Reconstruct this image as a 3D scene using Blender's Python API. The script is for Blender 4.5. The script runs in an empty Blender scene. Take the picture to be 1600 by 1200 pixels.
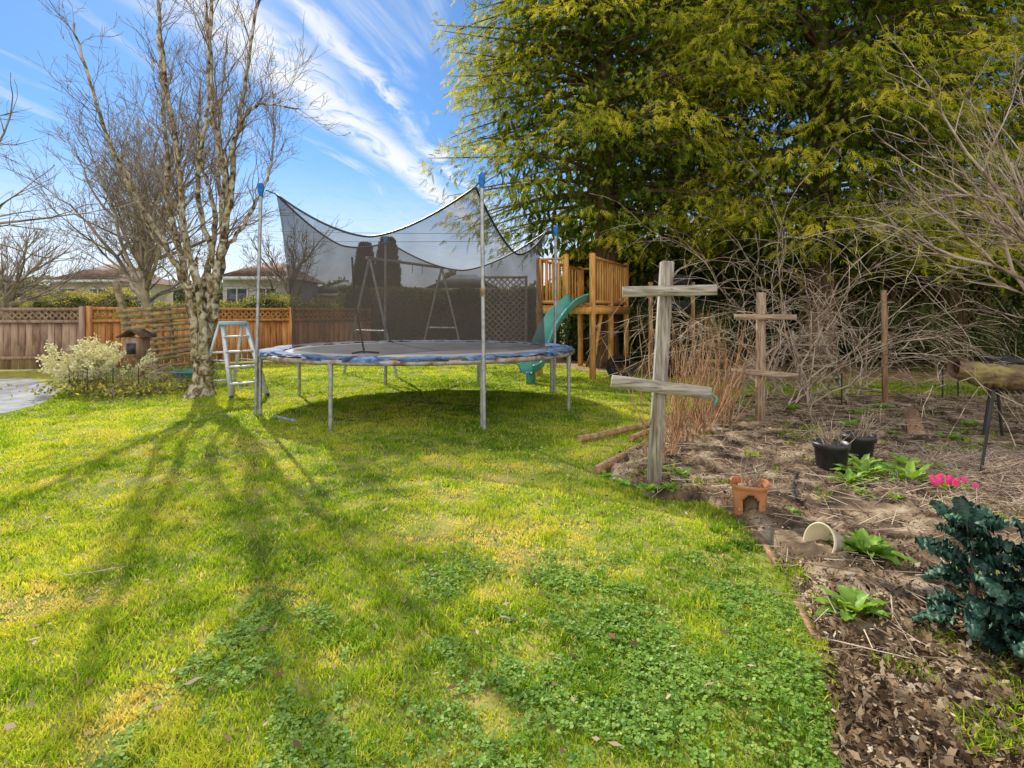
import bpy, math, random
import numpy as np
from mathutils import Vector
R=math.radians
rng=np.random.default_rng(7); random.seed(7)
scene=bpy.context.scene
COL=scene.collection
# ------------------------------------------------------------------ mesh helpers
def nrm(a):
    return a/np.maximum(np.linalg.norm(a,axis=-1,keepdims=True),1e-9)
class MB:
    def __init__(s): s.v=[];s.f=[];s.t=[];s.n=0
    def add(s,V,F,t=0.5):
        V=np.asarray(V,float).reshape(-1,3);F=np.asarray(F,int)
        s.v.append(V);s.f.append(F+s.n)
        s.t.append(np.full(len(F),t) if np.isscalar(t) else np.asarray(t,float))
        s.n+=len(V)
    def mesh(s,name,off=(0,0,0),smooth=False):
        me=bpy.data.meshes.new(name)
        V=np.concatenate(s.v)-np.array(off)
        idx=np.concatenate([f.ravel() for f in s.f]).astype(np.int32)
        tot=np.concatenate([np.full(len(f),f.shape[1]) for f in s.f]).astype(np.int32)
        st=np.concatenate([[0],np.cumsum(tot)[:-1]]).astype(np.int32)
        me.vertices.add(len(V));me.vertices.foreach_set("co",V.astype(np.float32).ravel())
        me.loops.add(len(idx));me.loops.foreach_set("vertex_index",idx)
        me.polygons.add(len(tot));me.polygons.foreach_set("loop_start",st)
        try: me.polygons.foreach_set("loop_total",tot)
        except Exception: pass
        if smooth: me.polygons.foreach_set("use_smooth",np.ones(len(tot),bool))
        me.update(calc_edges=True)
        a=me.attributes.new("tint",'FLOAT','FACE')
        a.data.foreach_set("value",np.concatenate(s.t).astype(np.float32))
        return me
def thing(name,label,cat,loc=(0,0,0),group=None):
    o=bpy.data.objects.new(name,None);o.empty_display_size=.2
    o.location=loc;COL.objects.link(o)
    o["label"]=label;o["category"]=cat
    if group:o["group"]=group
    return o
def subthing(name,parent):
    o=bpy.data.objects.new(name,None);COL.objects.link(o);o.parent=parent;return o
def part(name,mb,mat,parent,smooth=False,label=None):
    off=np.zeros(3);p=parent
    while p is not None:
        off=off+np.array(p.location);p=p.parent
    o=bpy.data.objects.new(name,mb.mesh(name,off,smooth));o.data.materials.append(mat)
    o.parent=parent;COL.objects.link(o)
    if label:o["label"]=label
    return o
def single(name,mb,mat,label=None,cat=None,loc=(0,0,0),smooth=False,kind=None,group=None):
    o=bpy.data.objects.new(name,mb.mesh(name,loc,smooth));o.data.materials.append(mat)
    o.location=loc;COL.objects.link(o)
    if label:o["label"]=label
    if cat:o["category"]=cat
    if kind:o["kind"]=kind
    if group:o["group"]=group
    return o
def beam(mb,p0,p1,w,h,up=(0,0,1),t=.5):
    p0=np.array(p0,float);p1=np.array(p1,float);d=nrm(p1-p0);up=np.array(up,float)
    if abs(d@up)>.95: up=np.array([0,1.,0]) if abs(d[1])<.9 else np.array([1.,0,0])
    s=nrm(np.cross(d,up));u=np.cross(s,d)
    c=[];b=min(w,h)*.1
    for p,ins in((p0,b),(p0+d*b,0),(p1-d*b,0),(p1,b)):
        for a,e in((-1,-1),(1,-1),(1,1),(-1,1)):
            c.append(p+s*a*(w/2-ins)+u*e*(h/2-ins))
    F=[[3,2,1,0],[12,13,14,15]]
    for k in range(3):
        for j in range(4):
            F.append([4*k+j,4*k+(j+1)%4,4*k+4+(j+1)%4,4*k+4+j])
    mb.add(c,F,t)
def tube(mb,P,r,k=10,t=.5,cap=True):
    P=np.array(P,float);n=len(P)
    r=np.full(n,r) if np.isscalar(r) else np.array(r,float)
    T=nrm(np.gradient(P,axis=0))
    ref=np.array([0,0,1.]) if abs(T[0][2])<.9 else np.array([1.,0,0])
    V=[]
    a=np.arange(k)*2*np.pi/k
    for i in range(n):
        s=nrm(np.cross(T[i],ref));u=np.cross(s,T[i]);ref=u
        V.append(P[i]+r[i]*(np.cos(a)[:,None]*s+np.sin(a)[:,None]*u))
    V=np.concatenate(V)
    i,j=np.meshgrid(np.arange(n-1),np.arange(k),indexing='ij')
    F=np.stack([i*k+j,i*k+(j+1)%k,(i+1)*k+(j+1)%k,(i+1)*k+j],-1).reshape(-1,4)
    mb.add(V,F,t)
    if cap:
        for b in(0,n-1):
            V2=np.concatenate([V[b*k:(b+1)*k],[P[b]]])
            mb.add(V2,[[q,(q+1)%k,k] for q in range(k)],t)
def spline(pts,n=24):
    P=np.array(pts,float);m=len(P)
    P=np.concatenate([[2*P[0]-P[1]],P,[2*P[-1]-P[-2]]])
    out=[]
    for u in np.linspace(0,m-1-1e-6,n):
        i=int(u);f=u-i;a,b,c,d=P[i:i+4]
        out.append(.5*((2*b)+(-a+c)*f+(2*a-5*b+4*c-d)*f*f+(-a+3*b-3*c+d)*f**3))
    return np.array(out)
def segs(mb,S,k=3,t=None,rmin=0.):
    S=np.array(S,float)
    A,B,r0,r1=S[:,0:3],S[:,3:6],np.maximum(S[:,6],rmin),np.maximum(S[:,7],rmin*.8)
    d=nrm(B-A);ref=np.where(np.abs(d[:,2:3])<.9,np.array([[0,0,1.]]),np.array([[1.,0,0]]))
    s=nrm(np.cross(d,ref));u=np.cross(s,d)
    V=[]
    for P,r in((A,r0),(B+d*r1[:,None]*.6,r1)):
        for j in range(k):
            a=2*math.pi*j/k
            V.append(P+r[:,None]*(math.cos(a)*s+math.sin(a)*u))
    V=np.stack(V,1);n=len(S)
    base=np.arange(n)[:,None]*2*k
    F=np.concatenate([base+np.array([j,(j+1)%k,k+(j+1)%k,k+j]) for j in range(k)],0)
    tt=rng.random(n) if t is None else np.full(n,t)
    mb.add(V.reshape(-1,3),F,np.tile(tt,k))
def lathe(mb,prof,c,k=32,t=.5,axis=(0,0,1),skip=None):
    ax=nrm(np.array(axis,float));ref=np.array([1.,0,0]) if abs(ax[0])<.9 else np.array([0,1.,0])
    s=nrm(np.cross(ax,ref));u=np.cross(ax,s)
    V=[];n=len(prof)
    for r,z in prof:
        for j in range(k):
            a=2*math.pi*j/k
            V.append(np.array(c)+ax*z+r*(math.cos(a)*s+math.sin(a)*u))
    F=[]
    for i in range(n-1):
        for j in range(k):
            if skip and skip(i,j):continue
            F.append([i*k+j,i*k+(j+1)%k,(i+1)*k+(j+1)%k,(i+1)*k+j])
    mb.add(V,F,t)
def diamonds(mb,P,D,S,L,W,t):
    n=len(P);L=np.broadcast_to(np.asarray(L,float),(n,))[:,None];W=np.broadcast_to(np.asarray(W,float),(n,))[:,None]
    V=np.stack([P,P+D*L*.45+S*W*.5,P+D*L,P+D*L*.45-S*W*.5],1).reshape(-1,3)
    mb.add(V,np.arange(n*4).reshape(-1,4),np.broadcast_to(t,(n,)))
def rdir(n): return nrm(rng.normal(size=(n,3)))
def perp(D): return nrm(np.cross(D,rdir(len(D))))
_g=rng.random((97,97))
def vn(x,y,s=1.,o=0):
    x=np.asarray(x)*s+50.3+o*13.7;y=np.asarray(y)*s+50.9+o*7.1
    i=np.floor(x).astype(int);j=np.floor(y).astype(int);f=x-i;g=y-j
    f=f*f*(3-2*f);g=g*g*(3-2*g)
    a=_g[i%97,j%97];b=_g[(i+1)%97,j%97];c=_g[i%97,(j+1)%97];d=_g[(i+1)%97,(j+1)%97]
    return (a*(1-f)+b*f)*(1-g)+(c*(1-f)+d*f)*g
def fbm(x,y,s=1.,o=0): return (vn(x,y,s,o)*.5+vn(x,y,s*2.1,o+1)*.3+vn(x,y,s*4.3,o+2)*.2)
def inpoly(x,y,poly):
    c=np.zeros(np.shape(x),bool);n=len(poly)
    for i in range(n):
        x0,y0=poly[i];x1,y1=poly[(i+1)%n]
        if y0==y1:continue
        c^=((y0>y)!=(y1>y))&(x<(x1-x0)*(y-y0)/(y1-y0)+x0)
    return c
# ------------------------------------------------------------------ materials
def newmat(name):
    m=bpy.data.materials.new(name);m.use_nodes=True
    nt=m.node_tree;nt.nodes.clear()
    o=nt.nodes.new("ShaderNodeOutputMaterial")
    return m,nt,o
def ramp(nt,src,stops):
    r=nt.nodes.new("ShaderNodeValToRGB");e=r.color_ramp.elements
    while len(e)<len(stops):e.new(.5)
    for i,(p,c) in enumerate(stops):
        e[i].position=p;e[i].color=(*c,1)
    nt.links.new(src,r.inputs[0]);return r.outputs[0]
def noise(nt,scale,detail=6,stretch=(1,1,1),dist=0,co='Object'):
    tc=nt.nodes.new("ShaderNodeTexCoord");mp=nt.nodes.new("ShaderNodeMapping")
    mp.inputs['Scale'].default_value=stretch
    nt.links.new(tc.outputs[co],mp.inputs[0])
    n=nt.nodes.new("ShaderNodeTexNoise");n.inputs['Scale'].default_value=scale
    n.inputs['Detail'].default_value=detail;n.inputs['Distortion'].default_value=dist
    nt.links.new(mp.outputs[0],n.inputs['Vector']);return n.outputs[0]
def surf(name,stops,scale=8,stretch=(1,1,1),rough=.7,metal=0,bump=.3,bdist=.01,detail=8,dist=0,spec=.3,tintamt=0.):
    m,nt,o=newmat(name);b=nt.nodes.new("ShaderNodeBsdfPrincipled")
    n=noise(nt,scale,detail,stretch,dist)
    src=n
    if tintamt:
        at=nt.nodes.new("ShaderNodeAttribute");at.attribute_name="tint"
        ma=nt.nodes.new("ShaderNodeMath");ma.operation='MULTIPLY_ADD'
        su=nt.nodes.new("ShaderNodeMath");su.operation='SUBTRACT';su.inputs[1].default_value=.5
        nt.links.new(at.outputs['Fac'],su.inputs[0]);nt.links.new(su.outputs[0],ma.inputs[0])
        ma.inputs[1].default_value=tintamt;nt.links.new(n,ma.inputs[2]);src=ma.outputs[0]
    nt.links.new(ramp(nt,src,stops),b.inputs['Base Color'])
    b.inputs['Roughness'].default_value=rough;b.inputs['Metallic'].default_value=metal
    b.inputs['Specular IOR Level'].default_value=spec
    if bump:
        bp=nt.nodes.new("ShaderNodeBump");bp.inputs['Strength'].default_value=bump;bp.inputs['Distance'].default_value=bdist
        nt.links.new(n,bp.inputs['Height']);nt.links.new(bp.outputs[0],b.inputs['Normal'])
    nt.links.new(b.outputs[0],o.inputs[0]);return m
def leafmat(name,stops,trans=.45,gloss=.06,tc=(1.25,1.15,.6)):
    m,nt,o=newmat(name)
    at=nt.nodes.new("ShaderNodeAttribute");at.attribute_name="tint"
    c=ramp(nt,at.outputs['Fac'],stops)
    d=nt.nodes.new("ShaderNodeBsdfDiffuse");t=nt.nodes.new("ShaderNodeBsdfTranslucent")
    mu=nt.nodes.new("ShaderNodeMix");mu.data_type='RGBA';mu.blend_type='MULTIPLY';mu.inputs[0].default_value=1
    nt.links.new(c,mu.inputs[6]);mu.inputs[7].default_value=(*tc,1)
    nt.links.new(c,d.inputs[0]);nt.links.new(mu.outputs[2],t.inputs[0])
    m1=nt.nodes.new("ShaderNodeMixShader");m1.inputs[0].default_value=trans
    nt.links.new(d.outputs[0],m1.inputs[1]);nt.links.new(t.outputs[0],m1.inputs[2])
    last=m1
    if gloss:
        g=nt.nodes.new("ShaderNodeBsdfGlossy");g.inputs['Roughness'].default_value=.5;g.inputs[0].default_value=(.8,.9,.7,1)
        m2=nt.nodes.new("ShaderNodeMixShader");m2.inputs[0].default_value=gloss
        nt.links.new(m1.outputs[0],m2.inputs[1]);nt.links.new(g.outputs[0],m2.inputs[2]);last=m2
    nt.links.new(last.outputs[0],o.inputs[0]);return m
M={}
M['grass']=leafmat("grass_blades",[(0,(.1,.22,.02)),(.3,(.28,.46,.035)),(.55,(.54,.66,.06)),(.8,(.78,.74,.13)),(1,(.82,.7,.36))],.5,0,(1.25,1.15,.5))
M['lawn']=surf("lawn_ground",[(.3,(.1,.13,.02)),(.5,(.24,.27,.05)),(.65,(.4,.35,.1)),(.8,(.44,.34,.17))],3.5,bump=.6,bdist=.03,rough=.95,detail=12)
M['soil']=surf("soil",[(.36,(.05,.032,.02)),(.46,(.15,.1,.06)),(.56,(.3,.215,.135)),(.68,(.5,.4,.28))],5,bump=1,bdist=.04,rough=.95,detail=15)
M['dirt']=surf("dirt",[(.3,(.16,.11,.05)),(.5,(.36,.24,.12)),(.7,(.5,.34,.2))],3,bump=.8,bdist=.03,rough=.95,detail=12)
M['chips']=leafmat("mulch",[(0,(.04,.026,.016)),(.35,(.14,.09,.05)),(.65,(.36,.25,.145)),(1,(.72,.6,.43))],.15,0,(1,.9,.8))
M['clover']=leafmat("clover",[(0,(.1,.22,.03)),(.5,(.25,.43,.06)),(1,(.44,.6,.13))],.4,.03)
M['weed']=leafmat("weed_leaf",[(0,(.1,.24,.03)),(.5,(.24,.44,.05)),(1,(.48,.64,.12))],.4,.04)
M['kale']=leafmat("kale_leaf",[(0,(.012,.04,.035)),(.5,(.035,.105,.08)),(1,(.12,.25,.14))],.22,.05,(1,1.2,.6))
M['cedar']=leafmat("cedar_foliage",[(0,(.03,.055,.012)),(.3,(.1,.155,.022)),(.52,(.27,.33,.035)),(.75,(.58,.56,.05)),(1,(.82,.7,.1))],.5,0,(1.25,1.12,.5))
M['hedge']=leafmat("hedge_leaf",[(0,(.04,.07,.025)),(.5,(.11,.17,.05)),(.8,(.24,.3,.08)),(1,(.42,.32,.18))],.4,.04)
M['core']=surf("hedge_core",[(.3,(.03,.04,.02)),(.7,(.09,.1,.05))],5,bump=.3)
M['cypress']=leafmat("cypress_leaf",[(0,(.012,.035,.015)),(1,(.05,.1,.035))],.25)
M['farbush']=leafmat("bush_leaf",[(0,(.12,.14,.04)),(.5,(.34,.33,.08)),(.8,(.66,.6,.1)),(1,(.45,.3,.16))],.4)
M['fartree']=leafmat("far_tree_leaf",[(0,(.14,.16,.1)),(.5,(.24,.24,.14)),(1,(.36,.3,.2))],.3)
M['pale']=leafmat("pale_leaf",[(0,(.3,.34,.18)),(.4,(.62,.62,.4)),(1,(.88,.85,.68))],.35)
M['magenta']=leafmat("petal",[(0,(.7,.015,.2)),(1,(.9,.06,.4))],.35)
M['birch']=surf("birch_bark",[(.34,(.05,.035,.025)),(.42,(.2,.14,.085)),(.5,(.38,.32,.2)),(.56,(.55,.48,.38)),(.7,(.76,.7,.6))],10,(1,1,.8),rough=.9,bump=1,bdist=.05,detail=14,dist=1)
M['logbark']=surf("log_bark",[(.3,(.07,.045,.025)),(.48,(.24,.16,.09)),(.6,(.36,.3,.1)),(.75,(.46,.34,.22))],8,(.5,1.5,1.5),rough=.95,bump=1,bdist=.05,detail=13)
M['moss']=leafmat("moss",[(0,(.14,.13,.02)),(1,(.42,.36,.06))],.2,0)
M['twig']=surf("twig_bark",[(.3,(.12,.09,.065)),(.7,(.42,.34,.26))],6,rough=.85,bump=0,tintamt=.5)
M['twigfar']=surf("twig_bark_grey",[(.3,(.16,.13,.11)),(.7,(.42,.35,.28))],3,rough=.9,bump=0,tintamt=.5)
M['twigtan']=surf("cane_bark",[(.3,(.26,.18,.13)),(.7,(.72,.58,.44))],6,rough=.8,bump=0,tintamt=.6)
M['cane']=surf("raspberry_cane_bark",[(.3,(.28,.13,.06)),(.7,(.64,.4,.22))],6,rough=.8,bump=0,tintamt=.6)
M['purple']=surf("kale_stem_purple",[(.3,(.12,.05,.08)),(.7,(.25,.2,.12))],10,rough=.6,bump=0)
M['cbark']=surf("cedar_bark",[(.3,(.06,.04,.025)),(.7,(.26,.16,.1))],6,(3,3,.4),bump=1,bdist=.05,rough=.95)
M['wgrey']=surf("weathered_wood",[(.3,(.15,.115,.09)),(.5,(.36,.31,.26)),(.7,(.58,.53,.47))],16,(3,3,.3),rough=.9,bump=1,bdist=.008,dist=.6,detail=12)
M['wgreyh']=surf("weathered_wood_board",[(.3,(.18,.14,.11)),(.5,(.42,.37,.32)),(.7,(.64,.59,.53))],16,(.3,3,3),rough=.9,bump=1,bdist=.008,dist=.6,detail=12)
M['wwarm']=surf("warm_weathered_wood",[(.3,(.2,.12,.075)),(.5,(.42,.3,.2)),(.7,(.6,.47,.35))],16,(3,3,.3),rough=.9,bump=1,bdist=.008,dist=.6,detail=12)
M['wwarmh']=surf("warm_weathered_board",[(.3,(.22,.14,.09)),(.5,(.46,.34,.24)),(.7,(.64,.52,.4))],16,(.3,3,3),rough=.9,bump=1,bdist=.008,dist=.6,detail=12)
M['wtan']=surf("cedar_stain_wood",[(.3,(.5,.22,.055)),(.55,(.76,.4,.12)),(.75,(.88,.55,.22))],9,(3,3,.4),rough=.7,bump=.4,bdist=.004,tintamt=.25)
M['wpost']=surf("brown_post_wood",[(.3,(.25,.13,.07)),(.7,(.54,.35,.2))],9,(3,3,.4),rough=.8,bump=.5,bdist=.005)
M['fenceg']=surf("fence_board_grey",[(.25,(.2,.12,.085)),(.5,(.4,.26,.19)),(.8,(.55,.4,.3))],5,(3,3,.5),rough=.85,bump=.5,bdist=.01,tintamt=.35)
M['fenceo']=surf("fence_board_orange",[(.25,(.34,.13,.045)),(.5,(.6,.27,.1)),(.8,(.78,.42,.17))],5,(3,3,.5),rough=.85,bump=.5,bdist=.01,tintamt=.35)
M['mossw']=surf("mossy_wood",[(.3,(.12,.09,.05)),(.5,(.3,.23,.13)),(.7,(.42,.38,.14))],9,rough=.9,bump=.6)
M['galv']=surf("galvanised_steel",[(.3,(.3,.3,.31)),(.6,(.52,.53,.56)),(.8,(.45,.37,.3))],12,rough=.42,metal=.6,bump=.1)
M['rusty']=surf("rusty_rim",[(.35,(.24,.13,.07)),(.5,(.46,.37,.3)),(.7,(.54,.54,.54))],10,rough=.6,metal=.3,bump=.2)
M['alu']=surf("aluminium",[(.3,(.55,.57,.6)),(.7,(.74,.76,.8))],20,rough=.35,metal=.5,bump=.05)
M['lblue']=surf("light_blue_plastic",[(.3,(.3,.5,.72)),(.7,(.4,.6,.82))],8,rough=.5,bump=.05)
M['bluecap']=surf("blue_foam",[(.3,(.015,.12,.45)),(.7,(.04,.26,.7))],20,rough=.6,bump=.2)
M['pad']=surf("torn_blue_pad",[(.36,(.03,.035,.045)),(.47,(.05,.1,.22)),(.6,(.08,.19,.42)),(.72,(.3,.36,.44))],7,rough=.7,bump=.4,bdist=.015,dist=1)
M['mat']=surf("black_mat",[(.3,(.07,.072,.078)),(.7,(.15,.15,.16))],3,rough=.5,bump=.1,spec=.5)
M['black']=surf("black_plastic",[(.3,(.015,.015,.016)),(.7,(.05,.05,.052))],10,rough=.4,bump=.1,spec=.5)
M['rubber']=surf("tyre_rubber",[(.3,(.012,.012,.012)),(.7,(.045,.045,.043))],12,rough=.75,bump=.3)
M['terra']=surf("terracotta",[(.3,(.42,.15,.06)),(.7,(.66,.3,.14))],9,rough=.85,bump=.2)
M['cream']=surf("cream_plastic",[(.3,(.55,.45,.22)),(.6,(.74,.68,.5)),(.8,(.78,.74,.6))],5,rough=.5,bump=.05)
M['teal']=surf("teal_plastic",[(.3,(.05,.3,.26)),(.7,(.14,.48,.41))],4,rough=.35,bump=.05,spec=.5)
M['rust']=surf("rusty_pipe_metal",[(.3,(.3,.15,.08)),(.6,(.55,.37,.23)),(.8,(.68,.54,.42))],12,rough=.7,bump=.3)
M['pave']=surf("wet_concrete",[(.3,(.28,.3,.33)),(.6,(.5,.52,.55)),(.8,(.62,.62,.63))],2.5,rough=.25,bump=.15,spec=.5)
M['mosspatch']=surf("moss_ground",[(.3,(.2,.2,.04)),(.55,(.5,.48,.07)),(.7,(.34,.22,.1))],4,rough=.95,bump=.6)
M['stucco']=surf("house_stucco",[(.3,(.6,.56,.5)),(.7,(.74,.7,.64))],3,rough=.9,bump=.1)
M['stuccoy']=surf("house_siding_tan",[(.3,(.55,.46,.3)),(.7,(.68,.58,.4))],3,rough=.9,bump=.1)
M['roofb']=surf("roof_shingle_brown",[(.3,(.26,.16,.13)),(.7,(.44,.31,.25))],4,(1,1,6),rough=.9,bump=.4)
M['roofg']=surf("roof_shingle_grey",[(.3,(.24,.25,.27)),(.7,(.42,.43,.46))],4,(1,1,6),rough=.9,bump=.4)
M['glass']=surf("window_glass",[(.3,(.05,.06,.07)),(.7,(.14,.17,.2))],2,rough=.15,bump=0,spec=.6)
M['white']=surf("white_paint",[(.3,(.6,.6,.6)),(.7,(.8,.8,.8))],5,rough=.6,bump=.05)
M['brownp']=surf("brown_plastic",[(.3,(.2,.09,.05)),(.7,(.32,.17,.1))],5,rough=.6,bump=.05)
def netmat():
    m,nt,o=newmat("safety_net_mesh")
    d=nt.nodes.new("ShaderNodeBsdfDiffuse");d.inputs[0].default_value=(.11,.092,.085,1)
    t=nt.nodes.new("ShaderNodeBsdfTransparent");mx=nt.nodes.new("ShaderNodeMixShader")
    n=noise(nt,2.5,4)
    mr=nt.nodes.new("ShaderNodeMapRange");mr.inputs[1].default_value=.3;mr.inputs[2].default_value=.7
    mr.inputs[3].default_value=.46;mr.inputs[4].default_value=.6
    nt.links.new(n,mr.inputs[0]);nt.links.new(mr.outputs[0],mx.inputs[0])
    nt.links.new(t.outputs[0],mx.inputs[1]);nt.links.new(d.outputs[0],mx.inputs[2]);nt.links.new(mx.outputs[0],o.inputs[0])
    return m
M['net']=netmat()
# ------------------------------------------------------------------ setting polygons (metres)
BED=[(.66,4.54),(1.2,5.35),(1.95,6.8),(3.4,8.5),(5.5,8.7),(12,8.8),(12,1.0),(.8,1.0),(.93,1.63),(1.12,2.03),(1.2,2.27),(1.31,2.82),(1.42,3.5),(1.28,3.86),(.9,4.08)]
PAVE=[(-14,6.3),(-6.6,7.4),(-6.7,8.1),(-7.6,9.6),(-9.5,11.3),(-18,11.5)]
MOSS=[(-9.5,11.3),(-7.6,9.6),(-7.2,10.6),(-9.8,13.0),(-16,12.6),(-18,11.5)]
DIRT=[(1.8,12.6),(3.2,11.5),(4.4,10.9),(6,10.6),(9,10.7),(14,10.4),(18,10.5),(18,17),(1.5,17),(-3,16.8),(-3,15.5),(1,14.6)]
mb=MB();s=400;mb.add([(-s,-20,0),(s,-20,0),(s,s,0),(-s,s,0)],[[0,1,2,3]])
single("ground",mb,M['lawn'],kind="structure")
def sheet(name,poly,z,mat):
    mb=MB();mb.add([(x,y,z) for x,y in poly],[list(range(len(poly)))]);return single(name,mb,mat,kind="structure")
sheet("pavement",PAVE,.008,M['pave']);sheet("moss_ground",MOSS,.004,M['mosspatch']);sheet("dirt_ground",DIRT,.004,M['dirt'])
def bedz(x,y):
    return .01+.07*fbm(x,y,1.8,3)+.035*vn(x,y,9,5)
g=.04;xs=np.arange(.6,9.5,g);ys=np.arange(1.0,8.9,g)
X,Y=np.meshgrid(xs,ys,indexing='ij');wx=X+.12*(vn(X,Y,4,9)-.5)+.06*(vn(X,Y,11,2)-.5);wy=Y+.12*(vn(X,Y,4,11)-.5)
ins=inpoly(wx,wy,BED)
er=ins.copy()
for _ in range(2):
    e=er.copy();e[1:]&=er[:-1];e[:-1]&=er[1:];e[:,1:]&=er[:,:-1];e[:,:-1]&=er[:,1:];er=e
Z=np.where(er,bedz(X,Y)+.03*rng.random(X.shape)**2,.006)
nx,ny=X.shape
i,j=np.meshgrid(np.arange(nx-1),np.arange(ny-1),indexing='ij')
m=ins[:-1,:-1]&ins[1:,:-1]&ins[:-1,1:]&ins[1:,1:]
i=i[m];j=j[m]
mb=MB();mb.add(np.stack([X,Y,Z],-1).reshape(-1,3),np.stack([i*ny+j,(i+1)*ny+j,(i+1)*ny+j+1,i*ny+j+1],-1))
single("garden_soil",mb,M['soil'],kind="structure",smooth=True)
# ------------------------------------------------------------------ grass
def blades(mb,x,y,h,w,t,lean=.5,z=0):
    n=len(x);a=rng.random(n)*2*np.pi;b=rng.random(n)*2*np.pi
    S=np.stack([np.cos(a),np.sin(a),np.zeros(n)],-1)*w[:,None]*.5
    Ld=np.stack([np.cos(b),np.sin(b),np.zeros(n)],-1)*(h*lean*rng.random(n)*1.6)[:,None]
    P=np.stack([x,y,np.full(n,0.)+z],-1);up=np.zeros((n,3));up[:,2]=h
    V=np.stack([P-S,P+S,P+S*.8+Ld*.35+up*.6,P-S*.8+Ld*.35+up*.6,P+Ld+up],1).reshape(-1,3)
    k=np.arange(n)[:,None]*5
    mb.add(V,k+np.array([[0,1,2,3]]),t)
    mb.f.append(k+np.array([[3,2,4]])+(mb.n-len(V)));mb.t.append(np.asarray(t,float))
N=600000
u=rng.random(N);p=.58
d=(1.25**p+u*(17**p-1.25**p))**(1/p)
nt_=N//7
cx=np.repeat(rng.uniform(-1,1,nt_+1),7)[:N];cd=np.repeat(d[:nt_+1],7)[:N]
x=cx*(cd*1.0+.6)+rng.normal(0,.012,N)*(1+cd*.25);y=cd+rng.normal(0,.012,N)*(1+cd*.25)
dens=fbm(x,y,1.1,20)
bw=inpoly(x+.1*(vn(x,y,3,31)-.5),y+.1*(vn(x,y,3,33)-.5),BED)&inpoly(x-.05,y,BED)
keep=~bw&~inpoly(x,y,PAVE)&~inpoly(x,y,MOSS)&~(inpoly(x,y,DIRT)&(rng.random(N)<.9))&(y<14.5)&(dens+rng.random(N)*.35>.40)
keep&=~((x<-8)&(y>12.2))
x=x[keep];y=y[keep];cd=cd[keep]
dry=fbm(x,y,1.0,40);dry2=fbm(x,y,2.6,44);fine=vn(x,y,6,3)
near=np.clip((6.5-y)/4,0,1)
t=.34+.9*(dry-.45)+.65*(dry2-.5)*near+.35*(fine-.5)+rng.normal(0,.12,len(x))+.06*near
t+=np.where((dry2>.62)&(near>.2),.22,0);t=np.clip(t,.02,1);t=np.where(rng.random(len(x))<.1,rng.uniform(.8,1,len(x)),t)
tall=vn(x,y,2.7,60);tuft=vn(x,y,7,62)
short=np.where(dry2>.6,.6,1)
h=(.011+.024*tall*rng.random(len(x))+.018*(tuft>.74)+.008*rng.random(len(x)))*(1+.015*cd)*short
w=.0026+.0010*cd+.001*rng.random(len(x))
mb=MB();blades(mb,x,y,h,w,t,lean=.9)
single("grass",mb,M['grass'],kind="stuff")
n=120000;u=rng.random(n);y=1.6+7.1*u**1.3;x=.8+rng.random(n)*(y+.8);k=inpoly(x,y,BED)&(fbm(x,y,1.6,70)+.06*(y>4)>.54)&(vn(x,y,8,74)>.45);x=x[k];y=y[k]
mb=MB();blades(mb,x,y,.015+.045*rng.random(len(x)),.005+.001*y,np.clip(rng.normal(.35,.2,len(x)),0,1),z=.045,lean=1)
single("weeds",mb,M['grass'],kind="stuff")
def clover(n,x,y,z0=.010,sz=.0085):
    mb=MB()
    zc=z0+.016*rng.random(n);szz=sz*(.6+.9*rng.random(n));tt=np.clip(rng.normal(.5,.25,n),0,1);a0=rng.random(n)*6.28
    for q in range(3):
        a=a0+q*2.09+rng.random(n)*.5
        tilt=rng.uniform(-.35,.35,n)
        D=nrm(np.stack([np.cos(a),np.sin(a),tilt],-1));S=nrm(np.cross(D,np.array([0,0,1.])+.35*rng.normal(size=(n,3))))
        P=np.stack([x,y,zc],-1)
        L=szz*1.3;W=szz*1.25
        V=np.stack([P,P+D*(L*.55)[:,None]+S*(W*.5)[:,None],P+D*(L*1.0)[:,None]+S*(W*.28)[:,None],P+D*(L*1.0)[:,None]-S*(W*.28)[:,None],P+D*(L*.55)[:,None]-S*(W*.5)[:,None]],1).reshape(-1,3)
        mb.add(V,np.arange(n*5).reshape(-1,5),tt)
    return mb
n=46000;y=1.2+2.0*rng.random(n)**1.1;x=rng.uniform(-1.2,1.45,n)
cn=fbm(x,y,5,80)+.26*rng.random(n)
k=~inpoly(x,y,BED)&(cn+.1*np.clip((x+.4),-1,1)-.2*np.maximum(0,y-2.1)>.67)&(rng.random(n)<.8)
single("clover",clover(k.sum(),x[k],y[k]),M['clover'],kind="stuff")
n=110000;u=rng.random(n);y=1.2+7.4*u**1.3;x=.8+rng.random(n)*(y*1.0+.6)
k=inpoly(x,y,BED)&((fbm(x,y,1.7,90)+.25*rng.random(n)>.58)|(y+.25*(x-1.4)<2.9));x=x[k];y=y[k];n=len(x)
D=nrm(np.stack([rng.normal(size=n),rng.normal(size=n),rng.normal(0,.5,n)],-1));S=nrm(np.cross(D,np.array([0,0,1.])+.6*rng.normal(size=(n,3))))
P=np.stack([x,y,bedz(x,y)+.008+.018*rng.random(n)],-1)
leafy=(rng.random(n)<np.clip(.7-(y-2.0)/1.6,.03,1))
L=np.where(leafy,rng.uniform(.015,.045,n),rng.uniform(.005,.017,n)*(1+y*.12));W=np.where(leafy,L*rng.uniform(.25,.6,n),L*.4)
mb=MB();diamonds(mb,P,D,S,L,W,np.clip(rng.normal(.4,.3,n),0,1));single("leaf_litter",mb,M['chips'],kind="stuff")
n=3600;x=rng.uniform(1,8,n);y=rng.uniform(2,8.6,n);k=inpoly(x,y,BED);x=x[k];y=y[k];n=len(x);a=rng.random(n)*6.28
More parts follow.
